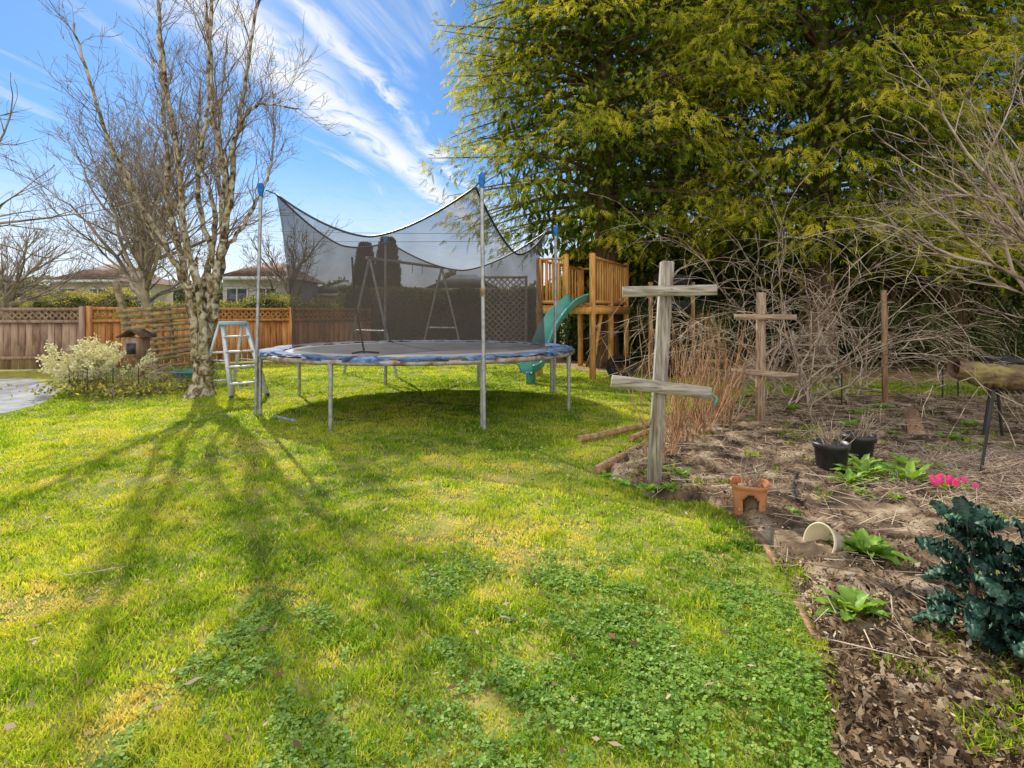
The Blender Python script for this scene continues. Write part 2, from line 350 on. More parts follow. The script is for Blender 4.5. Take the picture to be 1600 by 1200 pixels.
D=nrm(np.stack([np.cos(a),np.sin(a),rng.normal(0,.1,n)],-1));P=np.stack([x,y,bedz(x,y)+.03],-1)
S1=np.concatenate([P,P+D*rng.uniform(.05,.3,n)[:,None],np.full((n,1),.003),np.full((n,1),.002)],1)
n=9000;x=rng.normal(3.75,.5,n);y=rng.normal(4.0,.4,n);k=inpoly(x,y,BED);x=x[k];y=y[k];n=len(x)
a=rng.random(n)*6.28;D=nrm(np.stack([np.cos(a),np.sin(a),rng.normal(.1,.25,n)],-1));P=np.stack([x,y,bedz(x,y)+.02+.14*rng.random(n)*np.exp(-((x-3.75)**2+(y-4.0)**2)*2)],-1)
S=np.concatenate([P,P+D*rng.uniform(.06,.2,n)[:,None],np.full((n,1),.0022),np.full((n,1),.0015)],1)
mb=MB();segs(mb,np.concatenate([S,S1]));single("dry_stems",mb,M['twigtan'],kind="stuff")
n=420;x=rng.uniform(-3,1.3,n);y=rng.uniform(1.5,5.5,n);k=~inpoly(x,y,BED);x=x[k];y=y[k];n=len(x)
D=nrm(np.stack([rng.normal(size=n),rng.normal(size=n),rng.normal(0,.2,n)],-1));S=nrm(np.cross(D,np.array([0,0,1.])+.3*rng.normal(size=(n,3))))
mb=MB();diamonds(mb,np.stack([x,y,np.full(n,.03)],-1),D,S,rng.uniform(.02,.055,n),rng.uniform(.012,.025,n),rng.uniform(.3,1,n));single("fallen_leaves",mb,M['chips'],kind="stuff")
# ------------------------------------------------------------------ bare trees
def grow(out,p,d,L,r,lvl,maxl,br=(3,5),droop=0.,spread=.7,wob=.18,n=4,up=.1,ratio=.62):
    p=Vector(p);d=Vector(d).normalized();st=L/n
    kids=[]
    for i in range(n):
        d=(d+Vector((random.gauss(0,wob),random.gauss(0,wob),random.gauss(0,wob)+up-droop))).normalized()
        q=p+d*st;r1=r*(1-.55/n) if lvl<maxl else r*(1-.7/n)
        out.append((*p,*q,r,r1))
        p=q;r=r1
        if lvl<maxl:kids.append((p.copy(),d.copy(),r,(i+1)/n))
    if lvl<maxl:
        for _ in range(random.randint(*br)):
            kp,kd,kr,f=random.choice(kids)
            ax=Vector((random.gauss(0,1),random.gauss(0,1),random.gauss(0,.6))).normalized()
            nd=(kd+ax*spread*random.uniform(.7,1.2)).normalized()
            grow(out,kp,nd,L*ratio*random.uniform(.6,1.15),kr*.6,lvl+1,maxl,br,droop,spread,wob,n,up,ratio)
        grow(out,p,d,L*ratio,r*.9,lvl+1,maxl,br,droop,spread,wob,n,up,ratio)
def split(out,thr,trunk_mb,crown_mb,rmin=0.):
    A=np.array(out);b=A[:,6]>thr
    if b.any():segs(trunk_mb,A[b],7)
    if (~b).any():segs(crown_mb,A[~b],3,rmin=rmin)
bx,by=-4.78,8.95
T=thing("birch_tree","tall leafless mossy birch tree with several forking stems on the lawn","tree",(bx,by,0))
tm=MB();cm=MB();out=[]
def W(px,py,dy=0):return (-8.0+px*.01,by+dy,6.2-py*.01)
def knob(P,r,k=12,amp=.16):
    # bumpy bark tube
    n=len(P);mbx=MB();tube(mbx,P,r,k);V=mbx.v[0];m=n*k
    c=np.repeat(P,k,0);d=V[:m]-c;a=np.tile(np.arange(k),n)
    f=1+amp*(vn(a*.9,c[:,2]*7,1,3)-.5)*2;V[:m]=c+d*f[:,None];tm.add(V[:m],mbx.f[0],.5)
P=spline([(bx-.12,by,-.05),W(315,575),W(319,520),W(326,470),W(330,430)],36)
rr=np.interp(np.arange(36),[0,4,9,18,35],[.24,.155,.13,.115,.08])*(1+.05*rng.normal(size=36));knob(P+rng.normal(0,.006,P.shape),rr,16)
stems=[([(312,590,-.05),(303,500,-.1),(292,420,-.1),(262,330,.0),(245,220,.2),(225,120,.4),(205,10,.6)],.065),
([(322,560,-.08),(318,460,-.15),(303,370,-.3),(300,270,-.4),(288,150,-.5),(278,0,-.6)],.07),
([(326,500,0),(338,400,.1),(346,300,.1),(335,200,0),(326,100,0),(328,-40,0)],.085),
([(330,500,0),(345,410,-.1),(368,310,-.2),(378,240,-.3),(400,150,-.4),(425,20,-.5)],.065),
([(345,390,0),(362,300,-.3),(390,228,-.5),(436,192,-.8),(503,207,-1.1)],.038),
([(298,470,0),(270,380,-.3),(232,290,-.6),(205,190,-.8),(180,80,-.9)],.05),
([(345,400,0),(385,310,.3),(402,230,.5),(392,110,.8)],.035),
([(315,480,0),(290,420,-.2),(262,370,-.5),(245,280,-.8)],.03),
([(318,450,0),(312,330,.4),(272,220,.7),(262,80,.9)],.05),
([(335,420,0),(322,300,-.3),(355,180,-.6),(362,40,-.8)],.045),
([(338,420,0),(330,340,.3),(312,240,.5),(308,120,.7),(315,10,.8)],.04),
([(280,400,.1),(232,330,.2),(180,280,.4),(140,250,.6)],.02)]
for pts,r0 in stems:
    P=spline([W(*q) for q in pts],30);P+=rng.normal(0,.012,P.shape);P[0]=W(*pts[0])
    rr=np.linspace(r0,r0*.28,30)*(1+.06*rng.normal(size=30));knob(P,rr,9,.12)
    for i in range(7,30):
        for _ in range(2 if i>12 else 1):
            if random.random()<.55:
                dd=Vector(P[i]-P[i-1]).normalized()+Vector((random.gauss(0,.45),random.gauss(0,.5),random.gauss(.15,.3)))
                grow(out,P[i],dd,random.uniform(.4,.8),min(.015,rr[i]*.34),0,2,(2,3),droop=.03,spread=.75,wob=.19)
split(out,.03,tm,cm,.0028)
part("trunk",tm,M['birch'],T,True);part("crown",cm,M['twig'],T)
mm=MB();n=3600;z=.1+2.2*rng.random(n)**.8;a=rng.uniform(0,6.28,n)
cxm=np.interp(z,[0,.9,1.7,2.4],[-4.88,-4.82,-4.78,-4.75]);rad=np.interp(z,[0,.4,1.7,2.4],[.21,.15,.16,.2])
k=vn(a*1.2,z*2.5,1.5,4)>.5
P=np.stack([cxm+np.cos(a)*rad,by+np.sin(a)*rad*.8,z],-1)[k];D=nrm(np.stack([np.cos(a),np.sin(a),rng.normal(0,.6,n)],-1))[k]
diamonds(mm,P-D*.03,D,perp(D),.05,.022,rng.random(len(P)));part("moss",mm,M['moss'],T)
def baretree(name,label,x,y,h,r,crownr,n0,maxl,mat,kink=0,br=(3,4),up=.08,droop=0,tr=.3,rmin=0.,els=(.35,1.2)):
    T=thing(name,label,"tree",(x,y,0));tm=MB();cm=MB();out=[]
    P=spline([(x,y,-.05),(x+kink*.3,y,h*tr*.5),(x+kink,y,h*tr),(x+kink*1.1,y,h*tr*1.5)],10);tube(tm,P,np.linspace(r,r*.6,10),9)
    for i in range(n0):
        a=i*2.4+random.random();el=random.uniform(*els)
        b=P[random.randint(5,9)]
        grow(out,b,(math.cos(a)*math.cos(el),math.sin(a)*math.cos(el),math.sin(el)),crownr*random.uniform(.45,.62),r*.42,0,maxl,br,spread=.75,wob=.15,up=up,droop=droop)
    split(out,r*.12,tm,cm,rmin);part("trunk",tm,mat,T,True);part("crown",cm,mat,T);return T
baretree("bare_tree","wide leafless deciduous tree with dense fine twigs behind the fence",-11.4,18,7.5,.17,5.0,20,4,M['twigfar'],-.2,(3,4),up=.06,rmin=.0055,els=(.25,1.45),tr=.26)
baretree("bare_tree","thin leafless tree beyond the wooden fence",-19.5,22,5,.13,3.0,9,3,M['twigfar'],rmin=.008)
baretree("bare_tree","thin leafless tree beyond the wooden fence",-9.4,24,6,.13,2.8,9,3,M['twigfar'],rmin=.008)
baretree("bare_tree","small leafless tree behind the lattice-top fence",-16,18,4.5,.12,2.4,10,3,M['twigfar'],rmin=.006)
baretree("bare_tree","leafless fruit tree beside the pavement",-6.5,5.1,5.2,.12,2.5,8,3,M['twig'],0,(2,4),.02,.0)
baretree("bare_tree","leafless fruit tree with pale twiggy branches beside the log",6.7,6.4,4.8,.075,3.1,15,3,M['twigtan'],-.2,(3,5),.05,.0,.24)
def bush(name,label,x,y,n,L,r,mat,maxl=2,el=(.5,1.3),droop=.09,br=(2,4),cat="shrub",z=0,sp=.1):
    out=[]
    for i in range(n):
        a=i*2.4+random.random();e=random.uniform(*el)
        grow(out,(x+random.gauss(0,sp),y+random.gauss(0,sp),z-.02),(math.cos(a)*math.cos(e),math.sin(a)*math.cos(e),math.sin(e)),L*random.uniform(.7,1.1),r,0,maxl,br,droop=droop,spread=.6,wob=.15,n=8,up=0)
    mb=MB();segs(mb,out,4,rmin=.0028);return single(name,mb,mat,label,cat,(x,y,z))
bush("bare_shrub","tangled leafless arching shrub with pale canes beside the trellis posts",3.95,8.0,22,2.35,.012,M['twigtan'],2,(.6,1.5),.10,(3,5),sp=.3)
bush("bare_shrub","tangled leafless shrub with pale canes behind the garden bed",5.3,9.0,12,2.2,.011,M['twigtan'],2,(.6,1.4),.11,(3,5),sp=.3)
bush("bare_shrub","leafless rose bush with drooping stems near the stacked tyres",2.9,8.3,8,1.6,.009,M['twigtan'],2,(.7,1.4),.12,(2,4),sp=.2)
for (x,y,n) in((1.3,4.9,18),(1.6,5.4,24),(1.95,5.8,24),(2.3,6.3,24),(2.65,7.0,18)):
    out=[]
    for i in range(n):
        grow(out,(x+random.gauss(0,.06),y+random.gauss(0,.08),.0),(random.gauss(0,.26),random.gauss(0,.26),1),random.uniform(.4,.9),.0062,0,1,(1,3),spread=.6,wob=.06,n=5,up=.03)
    mb=MB();segs(mb,out,4);lathe(mb,[(.08,0),(.06,.05),(.0,.06)],(x,y,.0),8);single("raspberry_canes",mb,M['cane'],"clump of dry brown raspberry canes in the garden bed","plant",(x,y,0),group="raspberry canes in the bed")
# ------------------------------------------------------------------ conifers
def fronds(mb,P,D,S,Lf,t,J=5):
    n=len(P);Lf=np.broadcast_to(Lf,(n,))
    diamonds(mb,P,D,S,Lf,Lf*.08,t)
    sag=np.array([[0,0,-1.]])
    for j in range(J):
        f=(j+.2)/J
        b=P+D*(Lf*f)[:,None];l=Lf*.4*(1-f*.55)
        for s in(-1,1):
            dd=nrm(D*.75+S*s*.75+sag*.3+rng.normal(0,.18,(n,3)))
            diamonds(mb,b,dd,nrm(np.cross(np.cross(dd,S)+1e-3,dd)+rng.normal(0,.25,(n,3))),l,l*.17+.006,np.clip(t+.12*(f-.3)+rng.normal(0,.08,n),0,1))
def cedar(x,y,h,Rm,z0,nb,label,per=84,tr=.33,z1=10.4):
    T=thing("cedar_tree",label,"tree",(x,y,0));tm=MB();cm=MB()
    tube(tm,[(x,y,-.1),(x,y,.3),(x+.05,y,2.5),(x,y,h*.6),(x,y,h)],[tr*1.5,tr*1.1,tr*.85,tr*.5,.03],14)
    PP=[];DD=[];SS=[];TT=[];LL=[];out=[]
    for b in range(nb):
        f=rng.random()**.95*.85 ;z=z0+.2+(h-z0)*f
        prof=min(1,.75+f*2.)*(1-max(0,f-.35)/.75)**.75
        L=Rm*prof*rng.uniform(.7,1.08);a=rng.random()*2*np.pi
        o=np.array([math.cos(a),math.sin(a),0])
        m=6;us=np.linspace(0,1,m+1)
        dr=rng.uniform(.12,.40)
        pts=[np.array([x,y,z])+o*L*q+np.array([0,0,.12*L*q-dr*L*q*q+(.1*L*max(0,q-.75))]) for q in us]
        for i in range(m):
            out.append((*pts[i],*pts[i+1],.05*(1-us[i])+.008,.05*(1-us[i+1])+.006))
        if z>z1+1 or (o[1]>.55):continue
        k=int(per*(.45+.55*L/Rm)*1.5)
        q=.22+.8*rng.random(k)**.7;q=np.minimum(q,1.03)
        c=np.array([x,y,z])+o[None]*(L*q)[:,None];c[:,2]+=.12*L*q-dr*L*q*q+.1*L*np.maximum(0,q-.75)
        side=np.array([-o[1],o[0],0])
        wdt=.5*(1.15-q)*L*.65+.14
        off=rng.normal(0,1,k)*wdt
        hang=rng.random(k)**3*.45
        c+=side[None]*off[:,None];c[:,2]+=rng.normal(0,.07,k)-.18*np.abs(off)-hang
        D=nrm(o[None]*rng.uniform(.1,.9,k)[:,None]+side[None]*(np.sign(off)*rng.uniform(.1,.8,k))[:,None]+np.array([0,0,-1])*rng.uniform(.25,1.0,k)[:,None]+rng.normal(0,.22,(k,3)))
        sd=side[None]+rng.normal(0,.6,(k,3));S=nrm(sd-D*(sd*D).sum(1,keepdims=True))
        bt=rng.normal(0,.09)
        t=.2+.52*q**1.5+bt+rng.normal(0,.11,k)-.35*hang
        PP.append(c);DD.append(D);SS.append(S);TT.append(t);LL.append(rng.uniform(.14,.32,k))
    P=np.concatenate(PP);k=(P[:,1]<y+1.3)&(P[:,2]<z1)&(P[:,2]>1.5)
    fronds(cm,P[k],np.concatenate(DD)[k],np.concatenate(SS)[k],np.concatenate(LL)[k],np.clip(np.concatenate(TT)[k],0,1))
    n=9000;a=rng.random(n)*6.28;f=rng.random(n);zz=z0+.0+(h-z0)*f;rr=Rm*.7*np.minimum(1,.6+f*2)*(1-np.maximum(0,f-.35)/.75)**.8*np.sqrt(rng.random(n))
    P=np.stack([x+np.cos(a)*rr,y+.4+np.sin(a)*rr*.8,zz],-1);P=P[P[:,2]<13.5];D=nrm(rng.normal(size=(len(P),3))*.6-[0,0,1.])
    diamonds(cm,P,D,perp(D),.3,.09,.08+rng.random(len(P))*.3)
    segs(tm,out,5)
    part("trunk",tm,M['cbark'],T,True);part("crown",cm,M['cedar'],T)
cedar(2.25,13.9,15,4.0,2.9,270,"huge western red cedar with drooping yellow-green branches behind the play tower")
cedar(6.95,12.9,15,4.0,2.4,290,"huge cedar tree with drooping yellow-green sprays and bare lower trunk")
cedar(4.7,16.4,17,3.8,2.0,170,"tall dark green cedar standing in the row of cedars")
cedar(10.6,13.8,15,3.9,2.1,230,"tall cedar with low drooping branches near the hedge")
cedar(14.8,13.5,14,3.6,2.0,110,"tall cedar with low drooping branches at the yard's side")
# ------------------------------------------------------------------ hedges
def hedge(name,label,x0,x1,y,th,h,n,mat,sz=.09,hv=.25,dens_top=.3):
    T=thing(name,label,"hedge",((x0+x1)/2,y,0));lm=MB();cm=MB()
    def H(x):return h*(1+hv*(fbm(x,x*0+3,.5,5)-.5)*2)
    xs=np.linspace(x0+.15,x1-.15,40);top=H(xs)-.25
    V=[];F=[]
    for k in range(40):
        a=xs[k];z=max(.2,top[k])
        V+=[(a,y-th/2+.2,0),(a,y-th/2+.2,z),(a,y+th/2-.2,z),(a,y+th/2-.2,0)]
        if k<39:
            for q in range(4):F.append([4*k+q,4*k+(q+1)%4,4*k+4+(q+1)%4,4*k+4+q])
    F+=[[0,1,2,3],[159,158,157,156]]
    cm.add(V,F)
    x=rng.uniform(x0,x1,n);hh=H(x);top=rng.random(n)<dens_top
    z=np.where(top,hh-rng.exponential(.12,n),hh*rng.random(n));yy=np.where(top,y+rng.uniform(-th/2,th/2,n),y-th/2+rng.exponential(.12,n)+.2*np.sin(x*3+z*4)*vn(x,z,1.5,3))
    z=np.maximum(z,.03)
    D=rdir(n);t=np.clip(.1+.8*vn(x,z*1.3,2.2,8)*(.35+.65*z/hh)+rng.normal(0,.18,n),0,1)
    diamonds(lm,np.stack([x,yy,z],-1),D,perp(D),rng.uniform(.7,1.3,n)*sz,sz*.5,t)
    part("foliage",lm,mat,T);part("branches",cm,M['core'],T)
hedge("hedge","dark green clipped cedar hedge behind the swing set",-5.2,1.6,17.6,1.2,2.1,26000,M['hedge'],.1,.12)
hedge("hedge","tall dark overgrown laurel hedge beneath the cedar trees",1.4,19,16.2,1.2,3.3,56000,M['hedge'],.13,.15)
hedge("hedge","yellow-green overgrown shrubs beyond the wooden fence",-23,-15,26,2,2.1,12000,M['farbush'],.11,.5)
hedge("hedge","olive overgrown shrubs beyond the wooden fence",-15.5,-5,22,2,1.6,15000,M['farbush'],.1,.4)
hedge("hedge","olive shrubs in front of the distant houses",-36,-21,31,2,2.2,12000,M['farbush'],.13,.5)
hedge("tree_line","distant hazy tree line beyond the houses",-110,40,85,4,5.5,30000,M['fartree'],.6,.5)
for i,(x,y) in enumerate(((4.9,13.4),(8.3,13.3),(9.3,12.6),(11.0,12.4),(12.4,12.8),(3.6,14.4))):
    out=[]
    for q in range(7):
        a=q*2.4+i;grow(out,(x,y,0),(math.cos(a)*.35,math.sin(a)*.35,1),random.uniform(.7,1.1),.012,0,2,(2,4),spread=.7,n=5,up=.02)
    T=thing("understory_shrub","sparse green-leaved shrub growing in shade beneath the cedars","shrub",(x,y,0));mb=MB();segs(mb,out,4,rmin=.004);part("branches",mb,M['twig'],T)
    O=np.array(out);idx=rng.integers(0,len(O),3400);P=O[idx,3:6]+rng.normal(0,.08,(3400,3));P[:,2]=abs(P[:,2]);D=rdir(3400);mb=MB();diamonds(mb,P,D,perp(D),.07,.035,np.clip(rng.normal(.5,.3,3400),0,1));part("leaves",mb,M['hedge'],T)
def cypress(x,y,h,r):
    T=thing("cypress_tree","narrow columnar dark green cypress beyond the hedge","tree",(x,y,0),"columnar cypresses beyond the hedge");tm=MB();cm=MB()
    tube(tm,[(x,y,-.1),(x,y,h*.85)],[.12,.03],8)
    n=11000;f=rng.random(n);a=rng.random(n)*6.28;rr=r*(np.sin(np.pi*(f*.86+.1))**.5)*(.6+.45*rng.random(n))
    P=np.stack([x+np.cos(a)*rr,y+np.sin(a)*rr,.2+f*h],-1);D=nrm(np.stack([np.cos(a)*.4,np.sin(a)*.4,np.ones(n)],-1)+rng.normal(0,.25,(n,3)))
    diamonds(cm,P,D,perp(D),.3,.12,rng.random(n));part("trunk",tm,M['cbark'],T);part("crown",cm,M['cypress'],T)
cypress(-7.1,27.5,4.3,.42);cypress(-5.9,27,4.5,.5)
# ------------------------------------------------------------------ houses
def house(x,y,w,dp,he,hr,wall,roof,label):
    T=thing("house",label,"house",(x,y,0));wm=MB()
    x0,x1=x-w/2,x+w/2;y0,y1=y-dp/2,y+dp/2
    wm.add([(x0,y0,0),(x1,y0,0),(x1,y1,0),(x0,y1,0),(x0,y0,he),(x1,y0,he),(x1,y1,he),(x0,y1,he)],[[0,1,5,4],[1,2,6,5],[2,3,7,6],[3,0,4,7]])
    part("wall",wm,wall,T)
    rm=MB();o=.4;ri=w*.33
    V=[(x0-o,y0-o,he-.05),(x1+o,y0-o,he-.05),(x1+o,y1+o,he-.05),(x0-o,y1+o,he-.05),(x0+ri,y,hr),(x1-ri,y,hr)]
    rm.add(V,[[0,1,5,4],[2,3,4,5],[0,3,2,1]]);rm.add(V,[[1,2,5],[3,0,4]])
    part("roof",rm,roof,T)
    fm=MB();beam(fm,(x0-o,y0-o-.03,he-.08),(x1+o,y0-o-.03,he-.08),.06,.16);part("gutter",fm,M['white'],T)
    for k in range(max(2,int(w/2.2))):
        wx=x0+w*(k+.5)/max(2,int(w/2.2));W_=subthing("window",T)
        gm=MB();beam(gm,(wx-.45,y0-.03,he-1.0),(wx+.45,y0-.03,he-1.0),.04,.9);part("pane",gm,M['glass'],W_)
        fr=MB()
        for zz in(he-1.49,he-.51):beam(fr,(wx-.5,y0-.04,zz),(wx+.5,y0-.04,zz),.06,.08)
        for xx in(wx-.49,wx+.49,wx):beam(fr,(xx,y0-.04,he-1.45),(xx,y0-.04,he-.55),.06,.06)
        part("frame",fr,M['white'],W_)
house(-25.6,37,3.6,6,3.3,4.5,M['stuccoy'],M['roofb'],"tan house with brown hipped roof beyond the fence")
house(-12.1,29,2.7,5,3.0,3.9,M['stucco'],M['roofb'],"white stucco house with low brown roof beyond the fence")
house(-9.6,34,2.6,5,2.4,3.2,M['stucco'],M['roofg'],"pale house with grey roof beyond the hedge")
house(-2.6,32,3.2,5,2.6,3.5,M['stucco'],M['roofg'],"house with grey shingle roof behind the hedge")
# ------------------------------------------------------------------ fences
def lattice(mb,p0,p1,z0,z1,st=.075,w=.012,off=0):
    p0=np.array(p0,float);p1=np.array(p1,float);L=np.linalg.norm(p1-p0);d=(p1-p0)/L;nn=np.array([-d[1],d[0]]);H=z1-z0
    for sgn in(1,-1):
        for s in np.arange(-H,L,st*1.5):
            a0=s;za,zb=(z0,z1) if sgn>0 else (z1,z0)
            t0=max(0,-a0/H) ;t1=min(1,(L-a0)/H)
            if t1<=t0:continue
            A=p0+d*(a0+H*t0);B=p0+d*(a0+H*t1);o=nn*(off+.004*sgn)
            beam(mb,(*(A+o),za+(zb-za)*t0),(*(B+o),za+(zb-za)*t1),.006,w*2)
def fence(p0,p1,h,lat,mat,label,npan):
    T=thing("wooden_fence",label,"fence",(p0[0],p0[1],0));A=np.array(p0,float);B=np.array(p1,float);L=np.linalg.norm(B-A);d=(B-A)/L;nn=np.array([d[1],-d[0]])
    bm=MB();n=int(L/.145)
    for i in range(n):
        a=A+d*(i*L/n+.005);b=A+d*((i+1)*L/n-.006);jit=rng.normal(0,.003);t=rng.random()
        beam(bm,(*(a+nn*jit),(h-lat)/2+.02),(*(b+nn*jit),(h-lat)/2+.02),.02,h-lat-.04,t=t)
    part("boards",bm,mat,T)
    rm=MB()
    for z in(.3,h-lat,h+.02):beam(rm,(*(A+nn*.035),z),(*(B+nn*.035),z),.05,.07)
    part("rail",rm,mat,T)
    lm=MB();lattice(lm,A,B,h-lat+.04,h-.02,.09,.02);part("lattice",lm,mat,T)
    for i in range(npan+1):
        c=A+d*L*i/npan;pm=MB();beam(pm,(*(c+nn*.05),0),(*(c+nn*.05),h+.08),.1,.1,(1,0,0));part("post",pm,mat,T)
fence((-15.5,12.1),(-9.85,13.1),1.38,.26,M['fenceg'],"weathered brown board fence with lattice top",3)
fence((-9.75,13.15),(-4.3,17.1),1.4,.27,M['fenceo'],"orange-brown cedar board fence with lattice top",3)
T=thing("lattice_fence","dark lattice screen with posts beneath the cedar trees","fence",(10,14.8,0))
lm=MB();lattice(lm,(7.6,14.9),(12.5,14.9),1.0,2.1,.13,.02);part("lattice",lm,M['mossw'],T)
for xx in(7.6,10,12.5):
    pm=MB();beam(pm,(xx,14.97,0),(xx,14.97,2.2),.1,.1,(1,0,0));part("post",pm,M['mossw'],T)
T=thing("garden_trellis","tall grey diamond lattice panel standing beside the play tower","trellis",(-.2,12.9,0))
lm=MB();lattice(lm,(-.62,12.9),(.28,12.9),.3,2.1,.09,.013);part("lattice",lm,M['wgreyh'],T)
fm=MB()
for xx in(-.66,.32):beam(fm,(xx,12.9,0),(xx,12.9,2.16),.06,.06,(1,0,0))
for zz in(.28,2.12):beam(fm,(-.63,12.9,zz),(.29,12.9,zz),.055,.05)
part("frame",fm,M['wgreyh'],T)
# ------------------------------------------------------------------ trampoline
TC=np.array([-1.3,8.3]);RR=2.17;th0=R(4);MZ=.80
T=thing("trampoline","large round trampoline with black safety net and blue pad","trampoline",(TC[0],TC[1],0))
def ring(r,a):return np.array([TC[0]+r*math.cos(a),TC[1]+r*math.sin(a)])
A=np.linspace(0,2*np.pi,97)
mb=MB();P=[(*ring(RR,a),MZ-.035) for a in A];tube(mb,P,.032,10,cap=False);part("rim",mb,M['rusty'],T,True)
mb=MB();k=64;V=[(*TC,MZ-.03)];F=[]
for q,rr in enumerate(np.linspace(.3,1.9,6)):
    for j in range(k):V.append((*ring(rr,2*np.pi*j/k),MZ-.03*(1-(rr/1.9)**2)))
mb.add(V,[[0,1+j,1+(j+1)%k] for j in range(k)])
mb.add(V,[[1+q*k+j,1+q*k+(j+1)%k,1+(q+1)*k+(j+1)%k,1+(q+1)*k+j] for q in range(5) for j in range(k)])
part("mat",mb,M['mat'],T,True)
mb=MB();k=200;rows=[(1.88,.010),(1.96,.02),(2.1,.02),(2.18,.010),(2.205,-.012)];V=[]
for q,(rr,dz) in enumerate(rows):
    for j in range(k):
        a=2*np.pi*j/k;nz=rng.normal(0,.004)+.005*math.sin(a*17)+.004*math.sin(a*41)
        drp=.025*max(0,math.sin(a*7+1)+.5*math.sin(a*19)) if q==4 else 0
        V.append((*ring(rr+(nz if q else .03*math.sin(a*9)),a),MZ+dz+nz-drp))
F=[[q*k+j,q*k+(j+1)%k,(q+1)*k+(j+1)%k,(q+1)*k+j] for q in range(len(rows)-1) for j in range(k) if not(q==3 and math.sin(2*np.pi*j/k*5)+.6*math.sin(2*np.pi*j/k*13)>.3)]
mb.add(V,F);part("pad",mb,M['pad'],T,True)
S=[]
for j in range(96):
    a=2*np.pi*j/96;a0=ring(1.86,a);a1=ring(2.15,a);S.append((*a0,MZ-.012,*a1,MZ-.022,.008,.008))
sp=MB();segs(sp,S,5);o=part("springs",sp,M['galv'],T);o["kind"]="stuff"
angs=[th0+R(22.5+45*i) for i in range(8)]
for i,a in enumerate(angs):
    c=ring(RR,a);mb=MB();tube(mb,[(*c,0.0),(*c,MZ-.05)],.024,12)
    tube(mb,[(*c,MZ-.2),(*c,MZ-.04)],.03,12)
    part("leg",mb,M['galv'],T,True)
bar=MB();c0=ring(RR,angs[4]);c1=ring(RR,angs[5])
tube(bar,[(*(c0*.78+c1*.22),.02),(*(c0*.45+c1*.55),.03)],.022,10);part("ground_bar",bar,M['galv'],T,True)
poles=[4,6,0,2];lean={4:(.07,.0),6:(-.03,0.05),0:(.02,-.05),2:(.02,-.05)};hts={4:2.9,6:2.8,0:2.66,2:2.62};tops=[]
for i in poles:
    c=ring(RR+.055,angs[i]);tp=np.array([c[0]+lean[i][0],c[1]+lean[i][1],hts[i]])
    mb=MB();tube(mb,[(*c,.0),tuple((np.array([*c,.0])*.5+tp*.5)),tuple(tp)],.022,12)
    for z in(.45,.7):
        f=z/hts[i];q=np.array([*c,.0])*(1-f)+tp*f;tube(mb,[q-[0,0,.025],q+[0,0,.025]],.032,12)
    po=part("pole",mb,M['galv'],T,True)
    cp=MB();lathe(cp,[(.0,.075),(.03,.07),(.04,.04),(.04,-.02),(.03,-.06),(.026,-.1)],tp,16);part("cap",cp,M['bluecap'],po,True)
    if i in(6,0):
        sl=MB();q=np.array([*c,.0])*.45+tp*.55;tube(sl,[q-[0,0,.05],q+[0,0,.05]],.03,10)
        part("clamp",sl,M['rusty'],po,True)
    tops.append((angs[i],ring(RR+.0,angs[i])+np.array(lean[i]),hts[i]-.05))
tops=sorted(tops,key=lambda q:q[0]%(2*np.pi));k=36;rowsn=16
topc=[];botc=[]
for a in range(4):
    A0,P0,H0=tops[a];A1,P1,H1=tops[(a+1)%4]
    a0=A0%(2*np.pi);a1=A1%(2*np.pi)
    if a1<=a0:a1+=2*np.pi
    sag=.36 if a==1 else .56
    for j in range(k):
        f=j/k;pt=P0*(1-f)+P1*f;c=pt-TC
        pt=TC+c*.94;z=(H0*(1-f)+H1*f)-sag*(1-(2*abs(f-.5))**1.6)
        topc.append((*pt,z));aa=a0+(a1-a0)*f;botc.append((*ring(1.78,aa),MZ+.03))
topc=np.array(topc);botc=np.array(botc);n=len(topc)
V=[]
for r in range(rowsn+1):
    f=r/rowsn
    fr=f**1.9
    m_=topc*(f)+botc*(1-f)
    xy=botc[:,:2]*(1-fr)+topc[:,:2]*fr
    wr=.018*np.sin(np.arange(n)*.7)*math.sin(f*3.14)+.01*np.sin(np.arange(n)*1.9+f*5)*math.sin(f*3.14)
    cc=nrm(xy-TC);xy=xy+cc*wr[:,None]
    V.append(np.concatenate([xy,m_[:,2:3]],1))
V=np.concatenate(V);F=[[r*n+j,r*n+(j+1)%n,(r+1)*n+(j+1)%n,(r+1)*n+j] for r in range(rowsn) for j in range(n)]
mb=MB();mb.add(V,F);net=part("safety_net",mb,M['net'],T,True)
mb=MB();tube(mb,np.concatenate([topc,topc[:1]]),.014,6,cap=False);part("net_hem",mb,M['black'],T,True)
for A0,P0,H0 in tops:
    mb=MB();q=TC+(P0-TC)*.94;tube(mb,[(*q,H0),(*P0,H0+.04)],.008,6);part("net_tie",mb,M['black'],T)
mb=MB();tube(mb,spline([(-1.98,7.05,2.0),(-1.93,6.98,1.5),(-1.84,6.9,1.1),(-1.8,6.95,.82)],12),.012,6)
part("net_cord",mb,M['black'],T)
mb=MB();tube(mb,spline([(-1.95,6.95,.815),(-1.85,7.05,.83),(-1.75,6.98,.83),(-1.65,7.05,.815)],12),.014,6);part("loose_strap",mb,M['black'],T)
